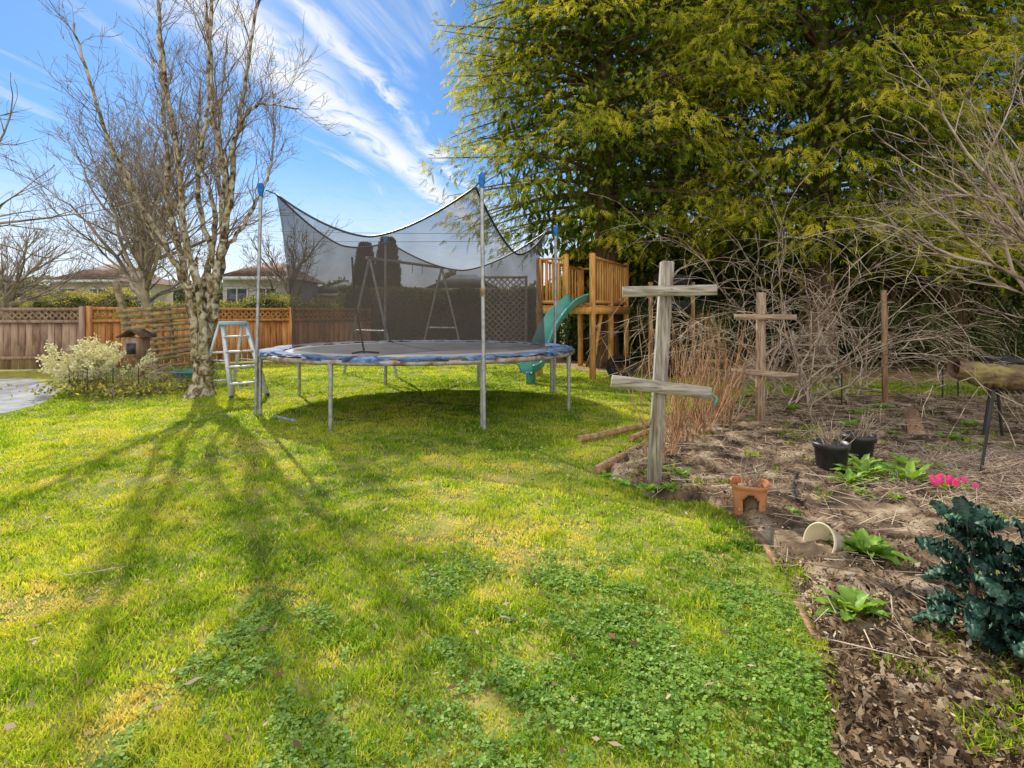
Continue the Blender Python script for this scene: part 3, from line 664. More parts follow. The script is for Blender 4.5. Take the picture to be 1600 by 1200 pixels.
# ------------------------------------------------------------------ ladder
T=thing("stepladder","aluminium four-step stepladder with light blue top on the grass","ladder",(-4.35,8.95,0))
fl=np.array([-4.24,8.62,0.]);fr_=np.array([-3.80,8.86,0.]);bk=nrm(np.array([-.88,.45,0.]));bl=fl+bk*.82;brr=fr_+bk*.82
wd=nrm(fr_-fl)
hh=1.15;tl=fl+bk*.36+wd*.09+np.array([0,0,hh]);tr_=fr_+bk*.36-wd*.09+np.array([0,0,hh])
for a,b in((fl,tl),(fr_,tr_)):
    mb=MB();beam(mb,a,b,.035,.075,wd);part("front_rail",mb,M['alu'],T)
mb=MB();beam(mb,bl,tl+bk*.08,.03,.045,wd);beam(mb,brr,tr_+bk*.08,.03,.045,wd)
for f in(.2,.6):beam(mb,bl*(1-f)+tl*f,brr*(1-f)+tr_*f,.02,.035)
part("rear_rail",mb,M['alu'],T)
for f in(.2,.42,.62,.82):
    mb=MB();a=fl*(1-f)+tl*f;b=fr_*(1-f)+tr_*f;beam(mb,a+bk*.02,b+bk*.02,.1,.03);part("step",mb,M['alu'],T)
mb=MB();beam(mb,tl+bk*.04-wd*.04,tr_+bk*.04+wd*.04,.18,.06);part("top_cap",mb,M['lblue'],T)
for q in(fl,fr_,bl,brr):
    mb=MB();beam(mb,q,q+np.array([0,0,.06]),.05,.05,(1,0,0));part("foot",mb,M['black'],T)
for a,b,c in((fl,tl,bl),(fr_,tr_,brr)):
    mb=MB();f=.5;beam(mb,a*(1-f)+b*f,c*(1-f)+b*f,.01,.02);part("spreader",mb,M['alu'],T)
# ------------------------------------------------------------------ trellis posts
def cross(x,y,h,top,bars,w,label,mat,math_):
    T=thing("trellis_post",label,"post",(x,y,0),"wooden trellis posts in the garden bed")
    mb=MB();beam(mb,(x,y,-.05),(x+top,y+.02,h),w,w*.95,(0,1,0));part("post",mb,mat,T)
    for(x0,x1,z0,z1,dy,hb)in bars:
        mb=MB();beam(mb,(x0,y+dy,z0),(x1,y+dy,z1),.035,hb);part("crossbar",mb,math_,T)
        for s in(-.02,.02):
            nl=MB();q=x+top*(z0/h)+s;tube(nl,[(q,y+dy-.015,(z0+z1)/2+s*.7),(q,y+dy-.021,(z0+z1)/2+s*.7)],.005,8)
            part("nail",nl,M['rusty'],T)
cross(1.02,4.13,1.68,.11,[(.79,1.46,1.455,1.47,-.065,.075),(.71,1.42,.82,.73,-.067,.085)],.086,"weathered grey wooden post with two crossbars standing in the garden bed",M['wgrey'],M['wgreyh'])
cross(2.8,6.43,1.54,.02,[(2.49,3.18,1.265,1.26,-.055,.06),(2.46,3.2,.66,.6,-.055,.06)],.08,"weathered brown wooden post with two crossbars beside bare shrub",M['wwarm'],M['wwarmh'])
cross(5.08,7.75,1.62,-.01,[],.055,"slim brown wooden stake standing in the garden bed",M['wpost'],M['wpost'])
mb=MB();tube(mb,spline([(1.42,4.05,.73),(1.45,4.03,.70),(1.43,4.03,.66),(1.46,4.04,.7)],12),.008,6);single("teal_rope",mb,M['teal'],"short teal rope tied to the crossbar end","rope",(1.42,4.05,.62))
# ------------------------------------------------------------------ play tower
Nn=np.array([1.6,11.3]);Rr=np.array([2.72,13.55]);u_=nrm(Rr-Nn);v_=np.array([-u_[1],u_[0]]);Ll=Nn+v_*1.15;Ff=Rr+v_*1.15
T=thing("play_tower","raised wooden play tower with railings and a teal slide under cedars","playhouse",(1.7,12.6,0))
dz=1.45
for c,hp in((Nn,2.5),(Rr,2.5),(Ll,2.45),(Ff,2.45),((Nn+Rr)/2,2.3)):
    mb=MB();beam(mb,(*c,0),(*c,hp),.1,.1,(*u_,0));part("post",mb,M['wtan'],T)
mb=MB()
for q in np.linspace(.03,.97,16):
    a=Nn*(1-q)+Rr*q;b=a+v_*1.15;beam(mb,(*(a-v_*.06),dz),(*(b+v_*.06),dz),.145,.035,t=rng.random())
for a,b in((Nn,Rr),(Ll,Ff),(Nn,Ll),(Rr,Ff)):
    o=nrm((a+b)/2-(Nn+Ff)/2)*.065;beam(mb,(*(a+o),dz-.09),(*(b+o),dz-.09),.04,.14)
part("deck",mb,M['wtan'],T)
def rail(a,b,h0,h1,name="railing",k=8):
    mb=MB();beam(mb,(*a,h1),(*b,h1),.09,.04);beam(mb,(*a,h0+.09),(*b,h0+.09),.04,.06)
    for q in np.linspace(.06,.94,k):
        p=a*(1-q)+b*q;beam(mb,(*p,h0+.06),(*p,h1-.02),.035,.035,(*u_,0),t=rng.random())
    part(name,mb,M['wtan'],T)
rail(Nn,Rr,dz,2.42,k=14);rail(Ll,Ff,dz,2.4,k=12);rail(Rr,Ff,dz,2.4,k=6)
m1=Nn+v_*.06;m2=Nn+v_*.56;rail(m2,Ll,dz,2.42,k=5)
mb=MB();beam(mb,(*m2,dz),(*m2,2.5),.09,.09,(*u_,0));part("gate_post",mb,M['wtan'],T)
mb=MB();pm_=(Nn+Rr)/2;beam(mb,(*Nn,.2),(*(Nn*.55+pm_*.45),dz-.15),.05,.09);part("brace",mb,M['wtan'],T)
mb=MB();o0=(m1+m2)/2;ww=.19
path=spline([(*(o0+u_*.15),dz+.07),(*(o0-u_*.1),dz+.06),(o0[0]-.3,o0[1]-.3,dz-.13),(o0[0]-.55,o0[1]-.52,1.0),(o0[0]-.72,o0[1]-.66,.62),(o0[0]-.85,o0[1]-.78,.3),(o0[0]-1.05,o0[1]-.95,.2)],34)
prof=[(-ww-.05,.15),(-ww-.02,.17),(-ww,.15),(-ww+.03,.03),(-.1,0),(.1,0),(ww-.03,.03),(ww,.15),(ww+.02,.17),(ww+.05,.15)]
V=[];tg=nrm(np.gradient(path,axis=0))
for p,t_ in zip(path,tg):
    sd=nrm(np.array([-t_[1],t_[0],0]));sd=-sd if sd@np.array([*v_,0])<0 else sd
    nn=nrm(np.cross(sd,t_));nn=nn if nn[2]>0 else -nn
    for s,z in prof:V.append(p+sd*s+nn*z)
kk=len(prof);mb.add(V,[[i*kk+j,i*kk+j+1,(i+1)*kk+j+1,(i+1)*kk+j] for i in range(33) for j in range(kk-1)])
sl=part("slide",mb,M['teal'],T,True);md=sl.modifiers.new("s",'SOLIDIFY');md.thickness=.015
mb=MB();q=path[-3];beam(mb,(q[0],q[1],0),(q[0],q[1],q[2]),.3,.05,(*v_,0));part("slide_foot",mb,M['teal'],T)
# ------------------------------------------------------------------ tyres
def tyre(c,axis,r=.31,label="worn black rubber tyre",group=None,w=.19):
    prof=[(r*.6,-w*.38),(r*.72,-w*.5),(r*.9,-w*.48),(r*.98,-w*.38),(r,-w*.2),(r,-.01),(r*.975,0),(r,.01),(r,w*.2),(r*.98,w*.38),(r*.9,w*.48),(r*.72,w*.5),(r*.6,w*.38),(r*.66,w*.3),(r*.85,w*.3),(r*.88,0),(r*.85,-w*.3),(r*.66,-w*.3),(r*.6,-w*.38)]
    mb=MB();lathe(mb,prof,(0,0,0),36,axis=axis)
    n=40
    ax=nrm(np.array(axis,float));ref=np.array([1.,0,0]) if abs(ax[0])<.9 else np.array([0,1.,0]);s=nrm(np.cross(ax,ref));u2=np.cross(ax,s)
    for j in range(n):
        a=2*np.pi*j/n;o=math.cos(a)*s+math.sin(a)*u2
        beam(mb,o*(r+.001)-ax*w*.36,o*(r+.001)+ax*w*.36,.02,.012,o)
    mb.v=[v+np.array(c) for v in mb.v]
    single("tyre",mb,M['rubber'],label,"tyre",tuple(c),True,group=group)
T=thing("tyre_climber_frame","brown upright posts holding black tyres by the cedars","post",(3.3,12,0))
for xx,yy in((2.86,11.75),(3.72,11.75),(3.3,12.2)):
    mb=MB();beam(mb,(xx,yy,0),(xx,yy,1.95),.08,.08,(1,0,0));part("post",mb,M['wpost'],T)
for z,tx,ty in((.14,.02,0),(.42,-.03,.02),(.78,.03,.02),(1.45,.0,.05),(1.98,.02,.08)):
    tyre((3.28+tx,11.72,z),(ty,.05-ty,1),.38,"black rubber tyre stacked flat between brown wooden posts","stacked tyres",.24)
tyre((2.28,11.9,.16),(.12,-.72,.7),.3,"worn black tyre leaning on the dirt beneath the play tower")
T=thing("wooden_steps","weathered wooden A-frame climbing ladder beside the tyres","ladder",(4.0,12,0))
for a,b in(((3.8,11.6,0),(4.0,12,1.3)),((4.4,11.6,0),(4.2,12,1.3)),((3.8,12.5,0),(4.0,12.05,1.3)),((4.4,12.5,0),(4.2,12.05,1.3))):
    mb=MB();beam(mb,a,b,.05,.09);part("rail",mb,M['mossw'],T)
for f in(.25,.5,.75):
    mb=MB();a=np.array([3.8,11.6,0])*(1-f)+np.array([4.0,12,1.3])*f;b=np.array([4.4,11.6,0])*(1-f)+np.array([4.2,12,1.3])*f
    beam(mb,a-[.04,.05,0],b+[.04,-.05,0],.035,.08);part("rung",mb,M['mossw'],T)
T=thing("wooden_steps","short weathered plank steps beneath the large cedar","ladder",(5.6,10.5,0))
for a,b in(((5.25,10.3,0),(5.35,10.9,.95)),((5.95,10.3,0),(5.85,10.9,.95))):
    mb=MB();beam(mb,a,b,.05,.1);part("rail",mb,M['wgrey'],T)
for f in(.15,.35,.55,.75,.93):
    mb=MB();a=np.array([5.25,10.3,0])*(1-f)+np.array([5.35,10.9,.95])*f;b=np.array([5.95,10.3,0])*(1-f)+np.array([5.85,10.9,.95])*f
    beam(mb,a-[.03,.05,0],b+[.03,-.05,0],.12,.03);part("tread",mb,M['wgreyh'],T)
# ------------------------------------------------------------------ swing set
T=thing("swing_set","bare metal A-frame swing set standing behind the trampoline","swing set",(-2.4,13.2,0))
S0=np.array([-3.0,12.0,2.47]);S1=np.array([-1.79,14.5,2.47]);bd=nrm(S1-S0);pp=np.array([bd[1],-bd[0],0])
mb=MB();tube(mb,[S0-bd*.1,S1+bd*.1],.033,12);part("top_bar",mb,M['galv'],T,True)
for S_ in(S0,S1):
    for sg in(-1,1):
        mb=MB();tube(mb,[S_,S_+pp*sg*.7-[0,0,2.47]],.028,10);part("leg",mb,M['galv'],T,True)
    mb=MB();f=.62;tube(mb,[S_+pp*.7*f-[0,0,2.47*f],S_-pp*.7*f-[0,0,2.47*f]],.02,8);part("brace",mb,M['galv'],T,True)
for q in(.3,.62):
    c=S0*(1-q)+S1*q
    for s in(-.2,.2):
        mb=MB();tube(mb,[c+bd*s,c+bd*s-[0,0,.22]],.007,5);part("hanger",mb,M['black'],T)
# ------------------------------------------------------------------ pots etc
def pot(x,y,r,h,mat,label,zb=.04,stems=True,name="flower_pot"):
    T=thing(name,label,"pot",(x,y,zb));mb=MB()
    lathe(mb,[(0,0),(r*.74,0),(r*.78,h*.1),(r*.93,h*.82),(r*1.0,h*.83),(r*1.02,h),(r*.94,h),(r*.9,h*.8)],(x,y,zb),32);part("body",mb,mat,T,True)
    sm=MB();lathe(sm,[(0,h*.82),(r*.5,h*.84),(r*.91,h*.8)],(x,y,zb),24);part("soil",sm,M['soil'],T,True)
    if stems:
        out=[]
        for i in range(24):grow(out,(x+random.gauss(0,r*.35),y+random.gauss(0,r*.35),zb+h*.8),(random.gauss(0,.6),random.gauss(0,.6),1),random.uniform(.08,.26),.0028,0,1,(1,3),spread=.8,n=3)
        sm=MB();segs(sm,out,4);part("dry_plant",sm,M['twigtan'],T)
pot(2.55,4.55,.135,.235,M['black'],"black plastic nursery pot with dry stems on the soil")
pot(2.93,4.82,.13,.24,M['black'],"black plastic nursery pot behind another pot on the soil")
pot(3.32,5.3,.075,.12,M['brownp'],"small brown plastic pot on the soil",stems=False)
pot(7.8,8.9,.36,.62,M['black'],"large black plastic tub beside the log",0,False)
x,y,zb=1.51,3.62,.03
T=thing("strawberry_pot","terracotta planter with arched side openings and dry stems","pot",(x,y,zb));mb=MB()
n=14;prof=[]
for i in range(n+1):
    f=i/n;prof.append((.098+.016*f+.012*(f>.86),f*.2))
def sk(i,j):
    for c in(21,45,9,33):
        w=3.2 if i<6 else 3.2*math.sqrt(max(0,1-((i-6)/3.4)**2))
        if 1<=i<=9 and abs((j-c+24)%48-24)<w:return True
    return False
lathe(mb,prof,(x,y,zb),48,skip=sk)
sq=mb.v[0]-np.array([x,y,0]);aa=np.arctan2(sq[:,1],sq[:,0])+.41
f4=1/np.maximum((np.abs(np.cos(aa))**4+np.abs(np.sin(aa))**4)**.25,.6);sq[:,:2]*=f4[:,None]*.93;mb.v[0]=sq+np.array([x,y,0])
b=part("body",mb,M['terra'],T,True);md=b.modifiers.new("s",'SOLIDIFY');md.thickness=.012
mb=MB();lathe(mb,[(0,0.005),(.075,.01),(.08,.1),(.085,.17),(.0,.175)],(x,y,zb),24);part("soil",mb,M['soil'],T,True)
out=[]
for i in range(30):grow(out,(x+random.gauss(0,.04),y+random.gauss(0,.04),zb+.17),(random.gauss(0,.6),random.gauss(0,.6),1),random.uniform(.06,.16),.0025,0,1,(1,3),spread=.8,n=3)
mb=MB();segs(mb,out,4);part("dry_plant",mb,M['twigtan'],T)
c=np.array([1.66,3.02,.08]);ax=nrm(np.array([-.8,-.25,.3]))
T=thing("plastic_bucket","tipped-over cream plastic bucket half buried in leaf litter","bucket",tuple(c));mb=MB()
lathe(mb,[(0,-.08),(.065,-.08),(.07,-.075),(.09,.03),(.099,.03),(.101,.045),(.092,.046),(.065,-.07),(0,-.072)],c,36,axis=ax);part("body",mb,M['cream'],T,True)
# ------------------------------------------------------------------ leafy plants
def strip(mb,base,az,L,W,el0,curl,t,nl=9,nw=4,ruf=0.,fold=.3,taper=.8):
    V=[];p=np.array(base,float);el=el0;h=np.array([math.cos(az),math.sin(az),0]);s=np.array([-h[1],h[0],0]);ph=rng.random()*6
    for i in range(nl+1):
        f=i/nl;d=h*math.cos(el)+np.array([0,0,math.sin(el)]);nn=-h*math.sin(el)+np.array([0,0,math.cos(el)])
        w=W*(math.sin(math.pi*min(1,(f*.9+.08)))**taper)*(1 if f<1 else .1)
        for j in range(nw+1):
            g=(j/nw-.5)*2
            wave=ruf*2.2*abs(g)*math.sin(i*2.1+ph+(1.5 if g>0 else 0))
            V.append(p+s*w*.5*g+nn*(abs(g)*w*fold*.5)+nn*(wave+ruf*.7*rng.normal()*(.4+abs(g)))+d*ruf*rng.normal()*abs(g))
        p=p+d*L/nl;el-=curl/nl
    k=nw+1
    F=[[i*k+j,i*k+j+1,(i+1)*k+j+1,(i+1)*k+j] for i in range(nl) for j in range(nw)]
    mb.add(V,F,np.clip(t+rng.normal(0,.07,len(F)),0,1))
def rosette(x,y,n,L,W,label,mat='weed',z=.045,name="foxglove_plant",el=(.2,1.0)):
    mb=MB()
    for i in range(n):
        f=i/n;strip(mb,(x+rng.normal(0,.008),y+rng.normal(0,.008),z),i*2.4+rng.normal(0,.2),L*rng.uniform(.75,1.1)*(1-.35*f),W*rng.uniform(.8,1.1),el[0]+(el[1]-el[0])*f,rng.uniform(.6,1.1),.35+.3*f+rng.normal(0,.14),ruf=.0022)
    single(name,mb,M[mat],label,"plant",(x,y,z))
rosette(1.42,2.36,22,.2,.06,"leafy green foxglove rosette growing among dry leaves",el=(.35,1.2))
rosette(1.84,2.95,20,.23,.065,"leafy green foxglove rosette beside the tipped bucket",el=(.4,1.2))
rosette(1.55,2.7,8,.08,.03,"small green seedling rosette in the leaf litter")
for(x,y,L,W)in((2.65,4.3,.26,.06),(2.9,4.15,.3,.065),(3.1,4.45,.28,.065),(2.45,4.15,.2,.05),(3.3,4.2,.24,.06),(2.35,3.9,.14,.04),(2.8,4.55,.24,.06),(3.0,3.95,.22,.055)):
    rosette(x,y,19,L,W,"low spring-green leafy perennial in the garden bed",name="perennial_plant",el=(.5,1.35))
wl=[(.95,3.98,.13),(1.1,4.0,.12),(.8,4.1,.11),(.72,4.3,.1),(3.7,6.2,.2),(4.2,6.9,.22),(2.3,7.2,.18),(5.0,6.2,.18),(3.1,7.6,.18),(1.3,4.35,.12),(3.6,7.3,.2),(4.8,7.4,.2),(4.3,5.6,.18)]
for _ in range(26):
    x=random.uniform(1.6,6);y=random.uniform(2.9,8.2)
    if x<y*.95:wl.append((x,y,random.uniform(.06,.15)))
for(x,y,L)in wl:
    rosette(x,y,11,L,.05*(.5+L*3),"small green weed clump at the edge of the bed",name="weed_plant",el=(.3,1.2),z=.06)
x,y=2.93,3.86;T=thing("primrose","magenta primrose flowers over a small green rosette","flower",(x,y,.03))
mb=MB()
for i in range(14):strip(mb,(x,y,.05),i*2.4,.15,.05,.4,.6,.5)
part("leaves",mb,M['weed'],T);mb=MB()
for i in range(16):
    cx_,cy_=x+rng.normal(0,.08),y+rng.normal(0,.045);cz=.15+.04*rng.random()
    for q in range(5):
        a=q*1.257;D=nrm(np.array([[math.cos(a),math.sin(a)*.5-.3,math.sin(a)*.8]]));S=nrm(np.cross(D,[[0,-1,.6]]));diamonds(mb,np.array([[cx_,cy_,cz]]),D,S,.028,.032,np.array([rng.random()]))
part("petals",mb,M['magenta'],T)
def kale(x,y,h,n,label,L0=.24,s0=.25):
    T=thing("kale_plant",label,"plant",(x,y,.02));mb=MB();tube(mb,[(x,y,0),(x+.015,y,h*.6),(x+.01,y,h)],[.012,.011,.007],8)
    lm=MB()
    for i in range(n):
        f=i/n;z=h*(s0+(1-s0)*f)
        az=i*2.4+rng.normal(0,.3);Lk=L0*rng.uniform(.6,1.15)*(1-.5*max(0,f-.5));e0=.1+1.2*f+rng.normal(0,.2)
        pe=.05*(1-f*.5);b=np.array([x+.01,y,z]);o=np.array([math.cos(az)*math.cos(e0),math.sin(az)*math.cos(e0),math.sin(e0)])*pe
        tube(mb,[b,b+o],.0035,5)
        strip(lm,b+o,az,Lk,.075*rng.uniform(.7,1.2),e0,rng.uniform(.8,2.2)-.6*f,.4+rng.normal(0,.25),nl=20,nw=8,ruf=.0075,fold=-.3,taper=.35)
    part("stem",mb,M['purple'],T,True);part("leaves",lm,M['kale'],T)
kale(1.72,2.14,.50,40,"dark blue-green kale plant with crinkled arching leaves",.16)
kale(1.90,2.05,.42,36,"dark blue-green kale plant with crinkled leaves beside another kale",.16)
kale(1.78,1.9,.30,26,"small dark kale plant with crinkled leaves at the bed edge",.15,.1)
kale(2.15,2.3,.36,26,"dark blue-green kale plant with crinkled leaves near dry stems",.15,.2)
# ------------------------------------------------------------------ edging, pipes, stakes, log, hoses
def logpiece(name,label,cat,p0,p1,r,mat,k=10,wob=.01):
    P=spline([p0,tuple((np.array(p0)*.66+np.array(p1)*.34)+rng.normal(0,wob,3)),tuple((np.array(p0)*.33+np.array(p1)*.67)+rng.normal(0,wob,3)),p1],14)
    P[:,2]=np.maximum(P[:,2],r+.01)
    mb=MB();tube(mb,P,r*(1+.03*rng.normal(size=14)),k);return single(name,mb,mat,label,cat,tuple(np.array(p0)),True)
logpiece("rusty_pipe","long rusty metal pipe lying on the grass by the bed","pipe",(.67,5.7,.04),(2.0,6.85,.05),.032,M['rust'],12,.002)
logpiece("rusty_pipe","shorter rusty metal pipe lying by the canes","pipe",(1.2,5.75,.04),(2.2,6.9,.09),.028,M['rust'],12,.002)
mb=MB();beam(mb,(.68,4.6,.03),(1.25,5.45,.03),.06,.06);single("edging_timber",mb,M['wpost'],"weathered timber edging along the garden bed","timber",(.68,4.6,0),group="timber edging of the bed")
mb=MB();beam(mb,(1.28,5.5,.03),(1.95,6.75,.03),.06,.06);single("edging_timber",mb,M['wpost'],"weathered timber edging along the garden bed","timber",(1.28,5.5,0),group="timber edging of the bed")
for a,b in(((1.45,3.45),(1.36,2.9)),((1.27,2.55),(1.2,2.25))):
    mb=MB();beam(mb,(*a,.0),(*b,.01),.03,.04);single("edging_board",mb,M['wpost'],"half-buried brown edging board beside the lawn","timber",(*a,0),group="board edging of the lawn")
mb=MB();beam(mb,(4.12,5.8,.085),(5.0,7.15,.09),.15,.03);single("wooden_plank",mb,M['wpost'],"weathered plank lying on the garden soil","plank",(4.12,5.8,.05))
mb=MB();beam(mb,(1.75,3.35,.05),(2.5,3.05,.06),.08,.03);single("wooden_plank",mb,M['cbark'],"brown plank half covered by leaf litter","plank",(1.75,3.35,.05))
logpiece("garden_hose","black rubber hose curving over the soil","hose",(1.85,3.7,.09),(2.15,4.3,.09),.012,M['black'],8,.03)
logpiece("garden_hose","black rubber hose curving beside the canes","hose",(.95,4.75,.08),(1.8,6.2,.09),.012,M['black'],8,.06)
for(x,y,h,l)in((3.35,4.1,.75,.12),(4.4,7.6,.5,0),(4.25,8.2,.45,.02),(6.2,8.2,.5,0),(6.5,8.3,.45,0)):
    mb=MB();tube(mb,[(x,y,0),(x+l*.5,y,h*.5),(x+l,y,h)],.01,8);single("garden_stake",mb,M['black'],"thin black metal garden stake pushed into the soil","stake",(x,y,0),True,group="garden stakes")
T=thing("driftwood_log","hollow rough brown mossy log resting on short stakes","log",(4.9,5.6,0));mb=MB()
P=spline([(4.3,5.55,.78),(4.65,5.6,.7),(5.1,5.6,.66),(5.9,5.7,.6)],40);k=18
V=[]
for i,p in enumerate(P):
    for j in range(k):
        a=2*math.pi*j/k;r=(.1+.02*min(1,i/10))*(1+.28*(vn(i*.35,math.cos(a)*2+2,1,3)-.5)+.3*(vn(i*.6,math.sin(a)*3+9,1.2,6)-.5)+.06*rng.normal())
        V.append(p+np.array([0,math.cos(a)*r,math.sin(a)*r])+np.array([.06*(vn(a,3,1.5)-.5) if i<2 else 0,0,0]))
F=[[i*k+j,i*k+(j+1)%k,(i+1)*k+(j+1)%k,(i+1)*k+j] for i in range(39) for j in range(k)]
mb.add(V,F);part("trunk",mb,M['logbark'],T,True)
mb=MB();lathe(mb,[(.095,.02),(.06,.03),(.055,.1),(.0,.13)],P[0],14,axis=(1,.1,-.2));part("hollow",mb,M['cbark'],T,True)
for xx,dx in((4.75,-.08),(4.8,.08),(5.5,-.1),(5.55,.12)):
    mb=MB();tube(mb,[(xx+dx,5.66,0),(xx,5.64,.62)],.014,8);part("leg",mb,M['black'],T,True)
# ------------------------------------------------------------------ left corner
T=thing("pale_shrub","small shrub with cream-white leaves beside the pavement","shrub",(-7.0,9.5,0));out=[]
for i in range(20):
    a=i*2.4;e=random.uniform(.3,1.2);grow(out,(-7.0+random.gauss(0,.2),9.5+random.gauss(0,.1),0.1),(math.cos(a)*math.cos(e)*1.3,math.sin(a)*math.cos(e),math.sin(e)),.42,.008,0,2,(2,4),spread=.6,n=4,up=.06)
mb=MB();segs(mb,out,4);tube(mb,[(-7.0,9.5,0),(-7.0,9.5,.2)],[.06,.03],8);part("branches",mb,M['twig'],T)
O=np.array(out);O=O[O[:,5]>.3];idx=rng.integers(0,len(O),7500);P=O[idx,3:6]+rng.normal(0,.022,(7500,3));D=rdir(7500);mb=MB();diamonds(mb,P,D,perp(D),.055,.026,np.clip(rng.normal(.78,.22,7500),0,1));part("leaves",mb,M['pale'],T)
bush("dead_shrub","low dead brown shrub beside the pavement",-6.0,9.3,16,.5,.006,M['twigtan'],2,(.3,1.2),.03,(2,4),sp=.2)
bush("dead_shrub","low dead brown shrub by the leaning panel",-5.5,9.9,14,.5,.006,M['twig'],2,(.3,1.2),.03,(2,4),sp=.2)
n=2500;x=rng.normal(-6.2,.5,n);y=rng.normal(9.2,.35,n);D=rdir(n);D[:,2]=abs(D[:,2]);mb=MB();diamonds(mb,np.stack([x,y,.02+.18*rng.random(n)],-1),D,perp(D),.07,.035,np.clip(rng.normal(.4,.3,n),0,1));single("ground_cover",mb,M['farbush'],kind="stuff")
T=thing("wire_cage","black wire garden fencing around the small shrub","fence",(-6.9,9.0,0))
mb=MB();S=[]
pts=[(-7.0,9.0),(-6.6,8.85),(-6.2,8.85),(-5.9,9.0)]
for a,b in zip(pts[:-1],pts[1:]):
    a=np.array(a);b=np.array(b)
    for z in(.05,.16,.27,.38):S.append((*a,z,*b,z,.002,.002))
    for q in np.linspace(0,1,5):
        c=a*(1-q)+b*q;S.append((*c,0,*c,.4,.003,.003))
segs(mb,S,4);part("mesh",mb,M['black'],T)
for a in pts:
    mb=MB();tube(mb,[(*a,0),(*a,.45)],.007,6);part("stake",mb,M['black'],T)
T=thing("leaning_gate","broken mossy slatted wooden panel leaning beside the birch","gate",(-6.9,11.4,0))
for a,b in(((-7.35,11.3,0),(-8.0,11.5,1.95)),((-6.3,11.4,0),(-6.35,11.5,1.5))):
    mb=MB();beam(mb,a,b,.1,.1,(0,1,0));part("post",mb,M['mossw'],T)
for i in range(12):
    z=.1+i*.115;mb=MB();beam(mb,(-7.4-.04*i,11.3,z+.0+.03*rng.normal()),(-6.25,11.4,z+.12+.03*rng.normal()),.025,.07);part("slat",mb,M['mossw'],T)
for q in(.3,.6):
    mb=MB();xx=-7.5+q*1.2;beam(mb,(xx+.1,11.38,.05),(xx-.1,11.42,1.5),.04,.05);part("upright",mb,M['mossw'],T)
T=thing("birdhouse","small wooden birdhouse with dark opening on a post by the fence","birdhouse",(-7.05,10.7,0))
mb=MB();beam(mb,(-7.05,10.8,0),(-7.05,10.8,.45),.08,.08,(1,0,0));part("post",mb,M['wpost'],T)
mb=MB();beam(mb,(-7.22,10.7,.66),(-6.88,10.7,.66),.3,.38);part("box",mb,M['fenceg'],T)
mb=MB();beam(mb,(-7.3,10.7,.86),(-7.05,10.7,1.0),.42,.025);beam(mb,(-7.05,10.7,1.0),(-6.8,10.7,.86),.42,.025);part("roof",mb,M['cbark'],T)
mb=MB();beam(mb,(-7.13,10.54,.65),(-6.97,10.54,.65),.02,.2);part("opening",mb,M['black'],T)
T=thing("plastic_tub","low teal plastic tub beside dead shrubs","tub",(-5.75,10.3,0));mb=MB();lathe(mb,[(0,0),(.3,0),(.34,.25),(.37,.27),(.35,.27),(.28,.03),(0,.03)],(-5.75,10.3,0),28);part("body",mb,M['teal'],T,True)
out=[];grow(out,(-2.2,2.75,.05),(1,.1,-.02),.3,.003,0,1,(2,3),spread=.5,n=6,up=-.03);mb=MB();segs(mb,out,4);single("fallen_twig",mb,M['twigtan'],"thin curved dry twig lying on the grass","twig",(-2.2,2.75,.04))
out=[];grow(out,(-.05,2.35,.05),(.8,.35,-.02),.12,.004,0,1,(2,3),spread=.5,n=5,up=-.02);mb=MB();segs(mb,out,4);single("fallen_twig",mb,M['twigtan'],"small dry twig lying on the clover","twig",(-.05,2.35,.04))
for z0,z1 in((11.2,7.4),(10.2,6.9)):
    mb=MB();P=[(-60+70*q,42,z0+(z1-z0)*q-1.6*math.sin(math.pi*q)) for q in np.linspace(0,1,30)];tube(mb,P,.016,5);single("power_line",mb,M['black'],"thin black overhead power line crossing the sky","wire",(-60,42,z0),group="overhead wires")
# ------------------------------------------------------------------ world + sun
EL=R(38);AZ=R(-30)
w=bpy.data.worlds.new("World");scene.world=w;w.use_nodes=True;nt=w.node_tree;nt.nodes.clear()
L=nt.links.new
out_=nt.nodes.new("ShaderNodeOutputWorld");bg=nt.nodes.new("ShaderNodeBackground");bg.inputs[1].default_value=.15
sky=nt.nodes.new("ShaderNodeTexSky");sky.sky_type='NISHITA';sky.sun_disc=False;sky.sun_elevation=EL;sky.sun_rotation=AZ%(2*math.pi);sky.air_density=1;sky.dust_density=.2;sky.ozone_density=3
tc=nt.nodes.new("ShaderNodeTexCoord");sx=nt.nodes.new("ShaderNodeSeparateXYZ");L(tc.outputs['Generated'],sx.inputs[0])
def Mt(op,a,b=None,c=None,clamp=False):
    n=nt.nodes.new("ShaderNodeMath");n.operation=op;n.use_clamp=clamp
    for i,v in enumerate((a,b,c)):
        if v is None:continue
        if isinstance(v,(int,float)):n.inputs[i].default_value=v
        else:L(v,n.inputs[i])
    return n.outputs[0]
def SS_(v,a,b,lo=0,hi=1):
    n=nt.nodes.new("ShaderNodeMapRange");n.interpolation_type='SMOOTHSTEP'
    L(v,n.inputs[0]);n.inputs[1].default_value=a;n.inputs[2].default_value=b;n.inputs[3].default_value=lo;n.inputs[4].default_value=hi;return n.outputs[0]
zc=Mt('MAXIMUM',sx.outputs[2],.04);px=Mt('DIVIDE',sx.outputs[0],zc);py=Mt('DIVIDE',sx.outputs[1],zc)
